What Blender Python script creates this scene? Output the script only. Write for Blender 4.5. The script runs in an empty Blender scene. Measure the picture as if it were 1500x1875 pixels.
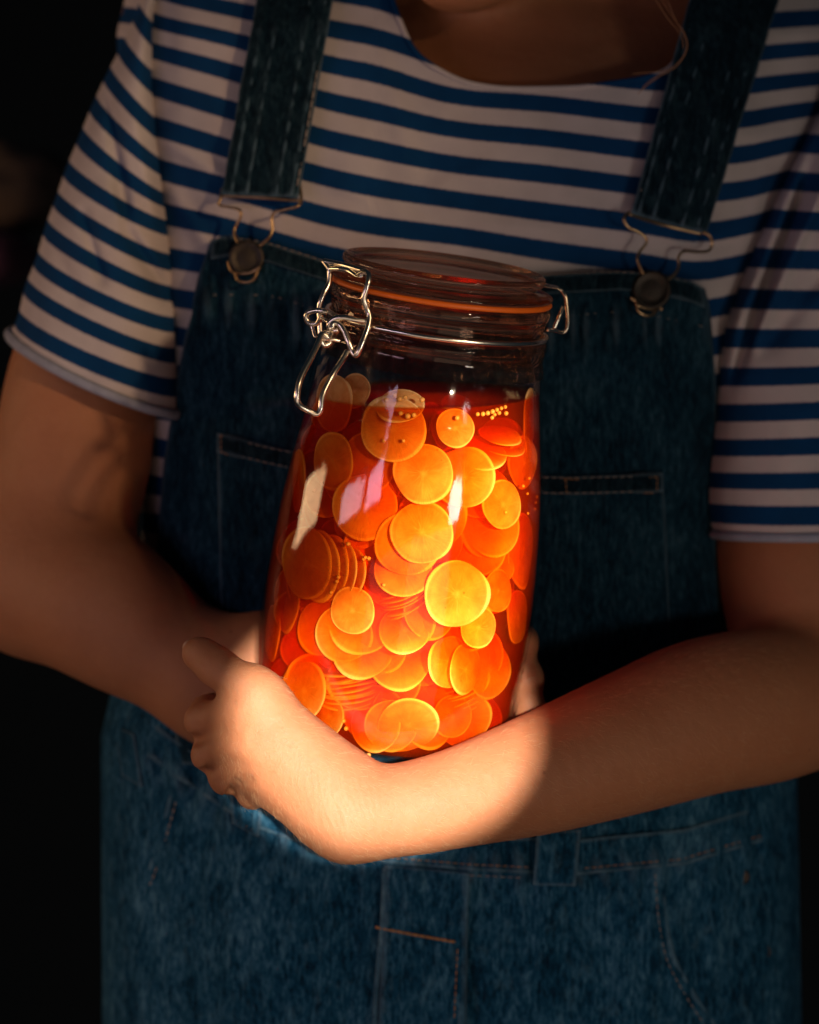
import bpy, bmesh, math, random
import numpy as np
from mathutils import Vector, Matrix, noise
random.seed(7); np.random.seed(7)
C = bpy.context.scene.collection
SC = bpy.context.scene
R_ = math.radians
# ------------------------------------------------------------------ camera
# everything is laid out in the camera's upright frame (x right, y away, z up) and
# turned by PITCH at the very end so that z is gravity and the camera looks slightly down
D, S, PITCH = 1.6, 0.00028, 9.5
def kf(y): return S * (D + y) / D
def P(px, py, y=0.0):
    k = kf(y); return Vector(((px - 750) * k, y, (937.5 - py) * k))
cam = bpy.data.cameras.new('camera'); camo = bpy.data.objects.new('camera', cam); C.objects.link(camo)
camo.location = (0, -D, 0); camo.rotation_euler = (R_(90), 0, 0)
cam.sensor_fit = 'HORIZONTAL'; cam.sensor_width = 36; cam.lens = 36 * D / (1500 * S)
cam.clip_start = 0.05; cam.clip_end = 50
cam.dof.use_dof = True; cam.dof.focus_distance = D - 0.055; cam.dof.aperture_fstop = 6.5
SC.camera = camo
SC.view_settings.view_transform = 'Standard'; SC.view_settings.look = 'None'
SC.view_settings.exposure = 0.0; SC.view_settings.gamma = 1.0
SC.cycles.use_denoising = True
SC.cycles.caustics_reflective = False; SC.cycles.caustics_refractive = False
SC.cycles.max_bounces = 16; SC.cycles.diffuse_bounces = 6; SC.cycles.glossy_bounces = 4
SC.cycles.transmission_bounces = 10; SC.cycles.transparent_max_bounces = 24
SC.cycles.sample_clamp_indirect = 6.0
# ------------------------------------------------------------------ light
w = bpy.data.worlds.new('World'); SC.world = w; w.use_nodes = True
bg = w.node_tree.nodes['Background']; bg.inputs[0].default_value = (0.22, 0.42, 0.62, 1); bg.inputs[1].default_value = 0.020
def lamp(kind, name, pos, target, energy, color, up=None, **kw):
    l = bpy.data.lights.new(name, kind); o = bpy.data.objects.new(name, l); C.objects.link(o)
    l.energy = energy; l.color = color
    for k_, v_ in kw.items():
        setattr(l, k_, v_)
    pos = Vector(pos); zax = (pos - Vector(target)).normalized()
    up = Vector(up) if up else Vector((0, 0, 1))
    xax = up.cross(zax).normalized(); yax = zax.cross(xax)
    o.matrix_world = Matrix.Translation(pos) @ Matrix((xax, yax, zax)).transposed().to_4x4()
    return o
def dirv(az, el):   # direction towards a lamp: azimuth to the right of the camera, elevation
    az, el = R_(az), R_(el); return Vector((math.sin(az) * math.cos(el), -math.cos(az) * math.cos(el), math.sin(el)))
tgt = P(702, 1332, -0.05)     # patch of low sun on the hand, the wrist and the lower jar
sunlamp = lamp('SPOT', 'sunbeam', tgt + dirv(4, 4) * 2.6, tgt, 1080, (1.0, 0.91, 0.80),
               spot_size=2 * math.atan(280 * S / 2.6), spot_blend=0.10, shadow_soft_size=0.010)
sunlamp.scale = (1, 0.84, 1)
tgt = P(768, 1030, 0.0)      # a second, taller patch that reaches up the jar
sun2 = lamp('SPOT', 'sunbeam', tgt + dirv(25, 3) * 2.6, tgt, 2300, (1.0, 0.83, 0.60), up=(0.15, 0, 1),
               spot_size=2 * math.atan(395 * S / 2.6), spot_blend=0.95, shadow_soft_size=0.02)
sun2.scale = (0.54, 1, 1)
t2 = P(190, 430, 0.15)
lamp('SPOT', 'evening_glow', t2 + dirv(35, 10) * 2.6, t2, 85, (1.0, 0.66, 0.38), spot_size=R_(9), spot_blend=1.0, shadow_soft_size=0.05)
t3 = P(650, 900, -0.04)
lamp('AREA', 'window_pane', t3 + dirv(-35, 0) * 1.5, t3, 0.8, (1.0, 0.72, 1.0), shape='RECTANGLE', size=0.32, size_y=0.13)
lamp('AREA', 'window_pane', t3 + dirv(-54, 1) * 1.5, t3, 1.1, (1.0, 0.74, 0.88), shape='RECTANGLE', size=0.46, size_y=0.14)
t4 = P(850, 900, -0.05)
lamp('AREA', 'glint_helper', t4 + dirv(38, -10) * 1.5, t4, 2.0, (1.0, 0.93, 0.82), shape='ELLIPSE', size=0.28, size_y=0.14)  # added lamp, placed to set the white highlight on the jar
lamp('AREA', 'side_glow', P(300, 900, 0) + dirv(-99, 6) * 1.1, P(200, 900, 0.12), 2.3, (1.0, 0.62, 0.32), shape='RECTANGLE', size=0.50, size_y=0.16)
lamp('AREA', 'fill_lamp', P(700, 1850, 0) + dirv(5, -24) * 1.1, P(720, 1800, 0.1), 1.45, (1.0, 0.82, 0.72), shape='RECTANGLE', size=1.5, size_y=0.9)  # first of three added fill lamps that lift trousers, forearm and left side
lamp('AREA', 'fill_lamp', P(1080, 1450, 0) + dirv(14, -14) * 0.8, P(1100, 1420, 0.0), 0.50, (1.0, 0.62, 0.40), shape='RECTANGLE', size=0.6, size_y=0.3)
lamp('AREA', 'fill_lamp', P(400, 1150, 0) + dirv(-30, -34) * 1.3, P(330, 650, 0.1), 0.40, (1.0, 0.70, 0.54), shape='RECTANGLE', size=1.0, size_y=0.8)
# ------------------------------------------------------------------ helpers
def mesh_obj(name, verts, faces, mat=None, parent=None, smooth=True, uv=None):
    me = bpy.data.meshes.new(name)
    me.from_pydata([tuple(v) for v in verts], [], [tuple(f) for f in faces]); me.update()
    if smooth: me.polygons.foreach_set('use_smooth', [True] * len(me.polygons))
    if uv is not None:
        ul = me.uv_layers.new(name='UVMap')
        vi = np.empty(len(me.loops), dtype=np.int32); me.loops.foreach_get('vertex_index', vi)
        ul.data.foreach_set('uv', np.asarray(uv, dtype=np.float32)[vi].ravel())
    o = bpy.data.objects.new(name, me); C.objects.link(o)
    if mat: me.materials.append(mat)
    if parent: o.parent = parent
    return o
def empty(name, loc, label, cat, group=None):
    o = bpy.data.objects.new(name, None); C.objects.link(o); o.location = loc
    o.empty_display_size = 0.02
    tag(o, label, cat, group); return o
def tag(o, label=None, cat=None, group=None, kind=None):
    if label: o['label'] = label
    if cat: o['category'] = cat
    if group: o['group'] = group
    if kind: o['kind'] = kind
    return o
def catmull(pts, n=8, closed=False):
    pts = [Vector(p) for p in pts]; out = []; N = len(pts)
    segs = N if closed else N - 1
    for i in range(segs):
        if closed: p0, p1, p2, p3 = pts[i - 1], pts[i], pts[(i + 1) % N], pts[(i + 2) % N]
        else: p0, p1, p2, p3 = pts[max(i - 1, 0)], pts[i], pts[i + 1], pts[min(i + 2, N - 1)]
        for j in range(n):
            t = j / n
            out.append(0.5 * ((2 * p1) + (p2 - p0) * t + (2 * p0 - 5 * p1 + 4 * p2 - p3) * t * t + (3 * p1 - p0 - 3 * p2 + p3) * t ** 3))
    if not closed: out.append(pts[-1])
    return out
def tube_geo(path, r, sides=10, closed=False, flat=1.0, up=None):
    """tube along a path; r a number or a function of 0..1"""
    V, F = [], []; n = len(path); prev = None
    for i, p in enumerate(path):
        if closed: t = (path[(i + 1) % n] - path[i - 1]).normalized()
        else: t = (path[min(i + 1, n - 1)] - path[max(i - 1, 0)]).normalized()
        if prev is None:
            a = Vector(up) if up else (Vector((0, 1, 0)) if abs(t.y) < 0.9 else Vector((1, 0, 0)))
        else: a = prev
        a = (a - t * a.dot(t)).normalized(); prev = a; b = t.cross(a)
        rr = r(i / (n - 1)) if callable(r) else r
        for s in range(sides):
            an = 2 * math.pi * s / sides
            V.append(p + a * math.cos(an) * rr * flat + b * math.sin(an) * rr)
    m = n if closed else n - 1
    for i in range(m):
        for s in range(sides):
            a0 = i * sides + s; a1 = i * sides + (s + 1) % sides
            b0 = ((i + 1) % n) * sides + s; b1 = ((i + 1) % n) * sides + (s + 1) % sides
            F.append((a0, a1, b1, b0))
    if not closed:
        F.append(tuple(range(sides))[::-1]); F.append(tuple((n - 1) * sides + s for s in range(sides)))
    return V, F
def join_geo(parts):
    V, F = [], []
    for v, f in parts:
        o = len(V); V += list(v); F += [tuple(i + o for i in ff) for ff in f]
    return V, F
def interp(tab, x):
    xs = [t[0] for t in tab]
    if isinstance(tab[0][1], (tuple, list)):
        return [float(np.interp(x, xs, [t[1][j] for t in tab])) for j in range(len(tab[0][1]))]
    return float(np.interp(x, xs, [t[1] for t in tab]))
def sm(x, a, b):
    t = min(1, max(0, (x - a) / (b - a))); return t * t * (3 - 2 * t)
# ------------------------------------------------------------------ materials
class N:
    def __init__(s, name):
        s.m = bpy.data.materials.new(name); s.m.use_nodes = True; s.t = s.m.node_tree; s.t.nodes.clear()
        s.out = s.t.nodes.new('ShaderNodeOutputMaterial')
    def n(s, kind, **kw):
        nd = s.t.nodes.new('ShaderNode' + kind)
        for k_, v_ in kw.items():
            if k_.startswith('_'): setattr(nd, k_[1:], v_)
            else: s.set(nd.inputs[k_.replace('__', ' ')], v_)
        return nd
    def set(s, inp, v):
        if isinstance(v, bpy.types.NodeSocket): s.t.links.new(v, inp)
        elif isinstance(v, bpy.types.Node): s.t.links.new(v.outputs[0], inp)
        else: inp.default_value = v
    def math(s, op, a, b=None, c=None, clamp=False):
        nd = s.t.nodes.new('ShaderNodeMath'); nd.operation = op; nd.use_clamp = clamp
        s.set(nd.inputs[0], a)
        if b is not None: s.set(nd.inputs[1], b)
        if c is not None: s.set(nd.inputs[2], c)
        return nd.outputs[0]
    def mix(s, f, a, b, blend='MIX'):
        nd = s.t.nodes.new('ShaderNodeMix'); nd.data_type = 'RGBA'; nd.blend_type = blend
        s.set(nd.inputs[0], f); s.set(nd.inputs[6], a); s.set(nd.inputs[7], b); return nd.outputs[2]
    def noise(s, vec, scale, detail=3, rough=0.5):
        nd = s.n('TexNoise', Scale=scale, Detail=detail, Roughness=rough)
        if vec is not None: s.set(nd.inputs['Vector'], vec)
        return nd.outputs[0]
    def ramp(s, f, stops):
        nd = s.t.nodes.new('ShaderNodeValToRGB'); s.set(nd.inputs[0], f); e = nd.color_ramp.elements
        while len(e) < len(stops): e.new(0.5)
        for el, (p, c) in zip(e, stops):
            el.position = p; el.color = c if len(c) == 4 else (*c, 1)
        return nd.outputs[0]
    def mapping(s, vec, scale):
        nd = s.t.nodes.new('ShaderNodeMapping'); s.set(nd.inputs[0], vec); nd.inputs['Scale'].default_value = scale; return nd.outputs[0]
    def bump(s, h, strength, dist, normal=None):
        nd = s.n('Bump', Strength=strength, Distance=dist); s.set(nd.inputs['Height'], h)
        if normal is not None: s.set(nd.inputs['Normal'], normal)
        return nd.outputs[0]
def geo_pos(m): return m.n('TexCoord').outputs['Object']

def mat_shirt():
    m = N('striped_jersey'); tc = m.n('TexCoord'); pos = tc.outputs['Object']
    sep = m.n('SeparateXYZ', Vector=tc.outputs['UV'])
    v = m.math('ADD', sep.outputs[1], m.math('MULTIPLY', m.math('SUBTRACT', m.noise(pos, 900, 2), 0.5), 0.05))
    d = m.math('ABSOLUTE', m.math('SUBTRACT', m.math('FRACT', m.math('ADD', v, 0.5)), 0.5))
    f = m.math('MULTIPLY', m.math('SUBTRACT', d, 0.235), 25, clamp=True)
    tone = m.noise(pos, 60, 4)
    blue = m.mix(tone, (0.001, 0.032, 0.10, 1), (0.002, 0.052, 0.165, 1))
    white = m.mix(tone, (0.50, 0.43, 0.42, 1), (0.66, 0.58, 0.56, 1))
    col = m.mix(f, blue, white)
    # knit: fine ribs running along the stripes and down them
    wv = m.n('TexWave', Scale=380.0, Distortion=1.5, Detail=2.0); wv.bands_direction = 'X'; m.set(wv.inputs['Vector'], pos)
    col = m.mix(m.math('MULTIPLY', wv.outputs[1], 0.16), col, (0.02, 0.02, 0.03, 1))
    h = m.math('ADD', m.math('MULTIPLY', wv.outputs[1], 0.5), m.noise(pos, 1500, 2))
    nb = m.bump(m.noise(pos, 55, 3), 0.35, 0.002); nb = m.bump(h, 0.35, 0.0004, nb)
    b = m.n('BsdfPrincipled', Base__Color=col, Roughness=0.9, Normal=nb); b.inputs['Specular IOR Level'].default_value = 0.12
    
    m.set(m.out.inputs[0], b); return m.m
def mat_plain(name, col, rough=0.6, metal=0.0, bump=None, var=0.25, scale=80, sheen=0, **kw):
    m = N(name); pos = geo_pos(m); nz = m.noise(pos, scale, 5, 0.6)
    c = m.mix(nz, tuple(x * (1 - var) for x in col) + (1,), tuple(min(1, x * (1 + var)) for x in col) + (1,))
    b = m.n('BsdfPrincipled', Base__Color=c, Roughness=rough, Metallic=metal)
    if bump: m.set(b.inputs['Normal'], m.bump(m.noise(pos, bump[0], 4), bump[1], bump[2]))
    if sheen: b.inputs['Sheen Weight'].default_value = sheen
    for k_, v_ in kw.items(): b.inputs[k_.replace('__', ' ')].default_value = v_
    m.set(m.out.inputs[0], b); return m.m
def mat_denim(name, dark=(0.0008, 0.011, 0.026), mid=(0.004, 0.064, 0.13), light=(0.10, 0.24, 0.34), wear=0.5):
    m = N(name); pos = geo_pos(m)
    big = m.noise(m.mapping(pos, (1, 1, 0.6)), 40, 6, 0.7)
    streak = m.noise(m.mapping(pos, (1, 1, 0.30)), 480, 5, 0.7)
    streak2 = m.noise(m.mapping(pos, (1, 1, 0.5)), 150, 6, 0.72)
    twill = m.n('TexWave', Scale=420.0, Distortion=2.0, Detail=2.0, Detail__Scale=3.0); twill.bands_direction = 'DIAGONAL'; m.set(twill.inputs['Vector'], pos)
    f1 = m.math('ADD', m.math('MULTIPLY', big, 0.42), m.math('MULTIPLY', streak, 0.62))
    f1 = m.math('ADD', f1, m.math('MULTIPLY', m.math('SUBTRACT', twill.outputs[1], 0.5), 0.10))
    col = m.ramp(f1, [(0.40, dark), (0.53, mid), (0.72, light)])
    patch = m.math('MULTIPLY', m.math('SUBTRACT', streak2, 0.52), 4.5 * wear, clamp=True)
    col = m.mix(patch, col, (*light, 1))
    # worn edges where the cloth is creased outward
    g = m.n('NewGeometry'); pt = m.math('MULTIPLY', m.math('SUBTRACT', g.outputs['Pointiness'], 0.52), 9, clamp=True)
    col = m.mix(m.math('MULTIPLY', pt, 0.7), col, (0.16, 0.25, 0.32, 1))
    h = m.math('ADD', twill.outputs[1], m.math('MULTIPLY', streak, 1.2))
    nb = m.bump(streak2, 0.8, 0.003); nb = m.bump(h, 0.4, 0.0004, nb)
    b = m.n('BsdfPrincipled', Base__Color=col, Roughness=0.88, Normal=nb)
    b.inputs['Specular IOR Level'].default_value = 0.12
    m.set(m.out.inputs[0], b); return m.m
def mat_skin():
    m = N('skin'); pos = geo_pos(m)
    blotch = m.noise(pos, 26, 4, 0.6); fine = m.noise(pos, 260, 4, 0.65)
    col = m.mix(blotch, (0.37, 0.135, 0.058, 1), (0.51, 0.222, 0.105, 1))
    col = m.mix(m.math('MULTIPLY', fine, 0.5), col, (0.34, 0.12, 0.055, 1))
    vor = m.n('TexVoronoi', Scale=42.0); m.set(vor.inputs['Vector'], pos)
    fr = m.math('LESS_THAN', vor.outputs['Distance'], 0.042)
    sel = m.math('GREATER_THAN', m.n('SeparateXYZ', Vector=vor.outputs['Color']).outputs[0], 0.72)
    col = m.mix(m.math('MULTIPLY', m.math('MULTIPLY', fr, sel), 0.5), col, (0.19, 0.06, 0.03, 1))
    cell = m.n('TexVoronoi', Scale=1300.0); cell.feature = 'DISTANCE_TO_EDGE'; m.set(cell.inputs['Vector'], m.mapping(pos, (0.75, 1, 1.1)))
    # wrist creases: fine lines crossing the forearm just below the thumb
    sep = m.n('SeparateXYZ', Vector=pos)
    wc = P(622, 1480, -0.07)
    dx = m.math('SUBTRACT', sep.outputs[0], wc.x); dz = m.math('SUBTRACT', sep.outputs[2], wc.z)
    rr = m.math('SQRT', m.math('ADD', m.math('MULTIPLY', dx, dx), m.math('MULTIPLY', dz, dz)))
    mask = m.math('SUBTRACT', 1.0, m.math('DIVIDE', rr, 0.030), clamp=True)
    diag = m.math('ADD', m.math('MULTIPLY', dx, 1.0), m.math('MULTIPLY', dz, 0.28))
    line = m.math('SINE', m.math('ADD', m.math('MULTIPLY', diag, 1900.0), m.math('MULTIPLY', m.noise(pos, 60, 3), 16)))
    hw = m.math('MULTIPLY', m.math('MULTIPLY', line, mask), m.noise(pos, 90, 3))
    nb = m.bump(m.noise(pos, 120, 4), 0.4, 0.0014)
    nb = m.bump(m.math('ADD', m.math('MINIMUM', cell.outputs['Distance'], 0.2), m.math('MULTIPLY', fine, 0.4)), 0.6, 0.0006, nb)
    nb = m.bump(hw, 0.45, 0.00022, nb)
    b = m.n('BsdfPrincipled', Base__Color=col, Roughness=0.52, Normal=nb)
    b.inputs['Subsurface Weight'].default_value = 0.22
    b.inputs['Subsurface Radius'].default_value = (1.0, 0.32, 0.14); b.inputs['Subsurface Scale'].default_value = 0.006
    b.inputs['Specular IOR Level'].default_value = 0.35
    m.set(m.out.inputs[0], b); return m.m
def mat_thin_glass():
    """clear wall that passes light straight through and mirrors by Schlick's law"""
    m = N('jar_glass'); lw = m.n('LayerWeight', Blend=0.5)
    f = m.math('ADD', m.math('MULTIPLY', m.math('POWER', lw.outputs['Facing'], 5.0), 0.6), 0.022, clamp=True)
    pos = geo_pos(m)
    nb = m.bump(m.noise(m.mapping(pos, (1, 1, 0.25)), 40, 4), 0.30, 0.002)
    m.set(lw.inputs['Normal'], nb)
    tr = m.n('BsdfTransparent', Color=(0.985, 0.975, 0.96, 1)); gl = m.n('BsdfGlossy', Color=(1, 1, 1, 1), Roughness=0.035, Normal=nb)
    mx = m.n('MixShader'); m.set(mx.inputs[0], f); m.set(mx.inputs[1], tr); m.set(mx.inputs[2], gl)
    m.set(m.out.inputs[0], mx); return m.m
def mat_thick_glass(name, fog):
    m = N(name); pos = geo_pos(m)
    nb = m.bump(m.noise(pos, 45, 1), 0.12, 0.0012)
    b = m.n('BsdfGlass', Color=(0.96, 0.84, 0.75, 1), Roughness=0.0, IOR=1.5, Normal=nb)
    mx = m.n('MixShader', Fac=0.45); m.set(mx.inputs[1], b); m.set(mx.inputs[2], m.n('BsdfTransparent', Color=(0.95, 0.78, 0.66, 1)))
    mist = m.math('MULTIPLY', m.math('SUBTRACT', m.noise(m.mapping(pos, (1, 1, 2.5)), 160, 4, 0.7), 0.42), 0.55, clamp=True)   # fogged, smudged inside
    m2 = m.n('MixShader'); m.set(m2.inputs[0], m.math('MULTIPLY', mist, fog)); m.set(m2.inputs[1], mx); m.set(m2.inputs[2], m.n('BsdfDiffuse', Color=(0.75, 0.6, 0.5, 1)))
    m.set(m.out.inputs[0], m2); return m.m
def mat_brine():
    m = N('brine'); lw = m.n('LayerWeight', Blend=0.5)
    f = m.math('MULTIPLY', m.math('POWER', lw.outputs['Facing'], 5.0), 0.5)
    f = m.math('ADD', f, 0.003, clamp=True)
    mx = m.n('MixShader'); m.set(mx.inputs[0], f); m.set(mx.inputs[1], m.n('BsdfTransparent', Color=(1, 1, 1, 1)))
    m.set(mx.inputs[2], m.n('BsdfGlossy', Color=(1, 0.9, 0.85, 1), Roughness=0.03))
    m.set(m.out.inputs[0], mx)
    va = m.n('VolumeAbsorption', Color=(0.99, 0.775, 0.30, 1), Density=450.0)
    vs = m.n('VolumeScatter', Color=(1.0, 0.15, 0.015, 1), Density=16.0, Anisotropy=0.0)
    ad = m.n('AddShader'); m.set(ad.inputs[0], va); m.set(ad.inputs[1], vs); m.set(m.out.inputs[1], ad); return m.m
def mat_slice():
    """pale root slice: star of rays round the core, paler rim, slightly see-through"""
    m = N('radish_flesh'); tc = m.n('TexCoord'); pos = tc.outputs['Object']; inf = m.n('ObjectInfo')
    rnd = inf.outputs['Random']; sep = m.n('SeparateXYZ', Vector=pos)
    x, y = sep.outputs[0], sep.outputs[1]
    r = m.math('SQRT', m.math('ADD', m.math('MULTIPLY', x, x), m.math('MULTIPLY', y, y)))   # unit disc: 0..1
    ang = m.math('ARCTAN2', y, x)
    def polar(fr, fa, seed):   # noise drawn out along the radius, seamless round the disc
        cx = m.math('DIVIDE', x, m.math('ADD', r, 0.02)); cy = m.math('DIVIDE', y, m.math('ADD', r, 0.02))
        c_ = m.n('CombineXYZ', X=m.math('MULTIPLY', cx, fa), Y=m.math('MULTIPLY', cy, fa), Z=m.math('ADD', m.math('MULTIPLY', r, fr), m.math('MULTIPLY', rnd, seed)))
        return m.noise(c_.outputs[0], 1.0, 3, 0.7)
    rays = m.math('MULTIPLY', m.math('SUBTRACT', polar(.8, 5.5, 60.0), 0.52), 4, clamp=True)
    fine = m.math('MULTIPLY', m.math('SUBTRACT', polar(1.5, 15.0, 90.0), 0.46), 4, clamp=True)
    fall = m.math('SUBTRACT', 1.0, m.math('MULTIPLY', r, 1.35), clamp=True)
    core = m.math('SUBTRACT', 1.0, m.math('MULTIPLY', r, 6.0), clamp=True)
    star = m.math('MULTIPLY', m.math('ADD', m.math('MULTIPLY', rays, fall), m.math('MULTIPLY', core, 0.5), clamp=True), 0.8)
    mott = m.n('TexNoise', Scale=1.4, Detail=4.0, Roughness=0.55); mott.noise_dimensions = '4D'; m.set(mott.inputs['Vector'], pos); m.set(mott.inputs['W'], m.math('MULTIPLY', rnd, 20))
    mt = m.math('MULTIPLY', m.math('SUBTRACT', mott.outputs[0], 0.25), 1.9, clamp=True)
    base = m.mix(mt, (0.80, 0.38, 0.10, 1), (0.96, 0.66, 0.30, 1))
    base = m.mix(m.math('MULTIPLY', fine, m.math('MULTIPLY', r, 0.32)), base, (1.0, 0.80, 0.42, 1))
    col = m.mix(star, base, (1.0, 0.97, 0.82, 1))
    rim = m.math('MULTIPLY', m.math('SUBTRACT', r, 0.925), 30, clamp=True)
    rim_in = m.math('MULTIPLY', m.math('SUBTRACT', 1.0, m.math('ABSOLUTE', m.math('MULTIPLY', m.math('SUBTRACT', r, 0.86), 18)), clamp=True), 0.28)
    col = m.mix(rim_in, col, (0.68, 0.28, 0.06, 1)); col = m.mix(m.math('MULTIPLY', rim, 0.45), col, (1.0, 0.84, 0.50, 1))
    sp = m.n('TexVoronoi', Scale=2.3); sp.voronoi_dimensions = '4D'; m.set(sp.inputs['Vector'], pos); m.set(sp.inputs['W'], m.math('MULTIPLY', rnd, 30))
    col = m.mix(m.math('MULTIPLY', m.math('LESS_THAN', sp.outputs['Distance'], 0.09), 0.55), col, (0.35, 0.12, 0.03, 1))
    nb = m.bump(m.math('ADD', m.math('ADD', rays, fine), mott.outputs[0]), 0.25, 0.05)
    d = m.n('BsdfDiffuse', Color=col, Normal=nb); t = m.n('BsdfTranslucent', Color=col, Normal=nb)
    mx = m.n('MixShader', Fac=0.5); m.set(mx.inputs[1], d); m.set(mx.inputs[2], t)
    clear = m.math('MULTIPLY', m.math('SUBTRACT', 1.0, m.math('MAXIMUM', rim, m.math('MULTIPLY', star, 0.8))), m.math('ADD', 0.16, m.math('MULTIPLY', m.math('SUBTRACT', 1.0, mt), 0.30)))
    m3 = m.n('MixShader'); m.set(m3.inputs[0], clear); m.set(m3.inputs[1], mx); m.set(m3.inputs[2], m.n('BsdfTransparent', Color=(1.0, 0.86, 0.62, 1))); mx = m3
    m.set(m.out.inputs[0], mx); return m.m
M = dict(denim_seam=mat_denim('strap_seam_denim', (0.001, 0.009, 0.016), (0.006, 0.028, 0.042), (0.06, 0.10, 0.12), 0.8), denim_worn=mat_denim('worn_denim', (0.004, 0.04, 0.08), (0.03, 0.11, 0.18), (0.14, 0.26, 0.34), 0.8),
    shirt=mat_shirt(), denim=mat_denim('denim'), denim_shaded=mat_denim('strap_denim_shaded', (0.0006, 0.005, 0.010), (0.0015, 0.013, 0.023), (0.03, 0.065, 0.08), 0.45), denim_bib_shaded=mat_denim('bib_denim_shaded', (0.0006, 0.007, 0.015), (0.002, 0.026, 0.048), (0.04, 0.10, 0.14), 0.35),  # bib, hem and strap denim darkened: shade on the chest put into the colour
    cuff=mat_plain('grey_cuff_jersey', (0.30, 0.31, 0.38), 0.9, bump=(900, 0.5, 0.0006), scale=200),
    thread=mat_plain('thread', (0.42, 0.20, 0.07), 0.8, scale=300), thread_pale=mat_plain('pale_thread', (0.30, 0.24, 0.20), 0.8, scale=300),
    skin=mat_skin(), glass=mat_thin_glass(), thick=mat_thick_glass('neck_glass', 0.03), lidglass=mat_thick_glass('lid_glass', 0.03), brine=mat_brine(), slice=mat_slice(),
    steel=mat_plain('steel_wire', (0.88, 0.80, 0.66), 0.24, 1.0, var=0.12, scale=400),
    brass=mat_plain('brass_wire', (0.45, 0.30, 0.16), 0.32, 1.0, scale=300),
    button=mat_plain('dark_metal_button', (0.05, 0.042, 0.035), 0.5, 0.9, bump=(900, 0.5, 0.0004)),
    rubber=mat_plain('orange_rubber', (0.80, 0.15, 0.008), 0.5, bump=(300, 0.2, 0.0004), var=0.12),
    seed=mat_plain('mustard_seed_coat', (0.60, 0.27, 0.06), 0.5, scale=900),
    nail=mat_plain('fingernail', (0.62, 0.40, 0.28), 0.25, scale=120, var=0.1),
    hair=mat_plain('hair', (0.30, 0.13, 0.05), 0.4, scale=50), fuzz=mat_plain('arm_hair', (0.60, 0.38, 0.20), 0.4, scale=50),
    lips=mat_plain('lips', (0.45, 0.12, 0.09), 0.4),
    wall=mat_plain('dark_wall', (0.002, 0.007, 0.009), 0.95, scale=3),
    brown=mat_plain('brown_cloth', (0.10, 0.065, 0.04), 0.95, scale=14, var=0.5),
    purple=mat_plain('purple_cloth', (0.13, 0.045, 0.06), 0.95, scale=14, var=0.4),
)
# ------------------------------------------------------------------ the figure's trunk, shared by cloth and body
NEXP = 2.4
TR = [(-300, (870, 330, .232, .035)), (-160, (870, 520, .224, .062)), (-60, (872, 630, .219, .086)), (60, (876, 662, .214, .102)), (250, (866, 648, .210, .113)),
      (600, (818, 565, .208, .112)), (1000, (806, 545, .205, .106)), (1200, (812, 575, .205, .106)), (1350, (822, 618, .205, .110)), (1900, (828, 622, .205, .112)), (2300, (828, 630, .205, .115))]
def trunk(py): return interp(TR, py)
def Yf(px, py):
    xc, a, yc, b = trunk(py); q = min(1.0, abs((px - xc) / a))
    return yc - b * (1 - q ** NEXP) ** (1 / NEXP)
def nz(x, y, z, s=1.0): return noise.noise(Vector((x * s, y * s, z * s)))
# ------------------------------------------------------------------ SKIN: one continuous body grown from a distance field
def axis(segs):
    out = []
    for a, b, h in segs:
        n = max(1, int(round((b - a) / h))); out += list(np.linspace(a, b, n, endpoint=False))
    out.append(segs[-1][1]); return np.array(out, dtype=np.float64)
AX = axis([(-.275, -.128, .0026), (-.128, -.018, .0011), (-.018, .085, .0017), (.085, .27, .0026)])
AY = axis([(-.095, .0, .0012), (.0, .09, .0018), (.09, .31, .0032)])
AZ = axis([(-.34, -.192, .0028), (-.192, -.048, .0011), (-.048, .53, .0030)])
def field(): return np.full((len(AX), len(AY), len(AZ)), 0.5, dtype=np.float32)
def box(lo, hi):
    s = []
    for A, l, h in zip((AX, AY, AZ), lo, hi):
        i0 = max(0, np.searchsorted(A, l) - 1); i1 = min(len(A), np.searchsorted(A, h) + 1); s.append(slice(i0, i1))
    return tuple(s)
def blend(Fd, sl, d, k):
    a = Fd[sl]; h = np.clip(k - np.abs(a - d), 0, None) / k
    Fd[sl] = np.minimum(a, d) - h * h * k * 0.25
def cone(Fd, a, ra, b, rb, k):
    """round cone from a (radius ra) to b (radius rb)"""
    a = np.array(a); b = np.array(b); mr = max(ra, rb) + k + .008
    sl = box(np.minimum(a, b) - mr, np.maximum(a, b) + mr)
    X = AX[sl[0]][:, None, None]; Y = AY[sl[1]][None, :, None]; Z = AZ[sl[2]][None, None, :]
    ba = b - a; L2 = float(ba @ ba) + 1e-12
    t = np.clip(((X - a[0]) * ba[0] + (Y - a[1]) * ba[1] + (Z - a[2]) * ba[2]) / L2, 0, 1)
    d = np.sqrt((X - a[0] - ba[0] * t) ** 2 + (Y - a[1] - ba[1] * t) ** 2 + (Z - a[2] - ba[2] * t) ** 2) - (ra + (rb - ra) * t)
    blend(Fd, sl, d.astype(np.float32), k)
def ell(Fd, c, r, k):
    c = np.array(c); r = np.array(r); sl = box(c - r - k - .008, c + r + k + .008)
    X = (AX[sl[0]][:, None, None] - c[0]) / r[0]; Y = (AY[sl[1]][None, :, None] - c[1]) / r[1]; Z = (AZ[sl[2]][None, None, :] - c[2]) / r[2]
    q = np.sqrt(X * X + Y * Y + Z * Z); g = np.sqrt((X / r[0]) ** 2 + (Y / r[1]) ** 2 + (Z / r[2]) ** 2) + 1e-9
    blend(Fd, sl, (q * (q - 1) / g).astype(np.float32), k)
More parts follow.
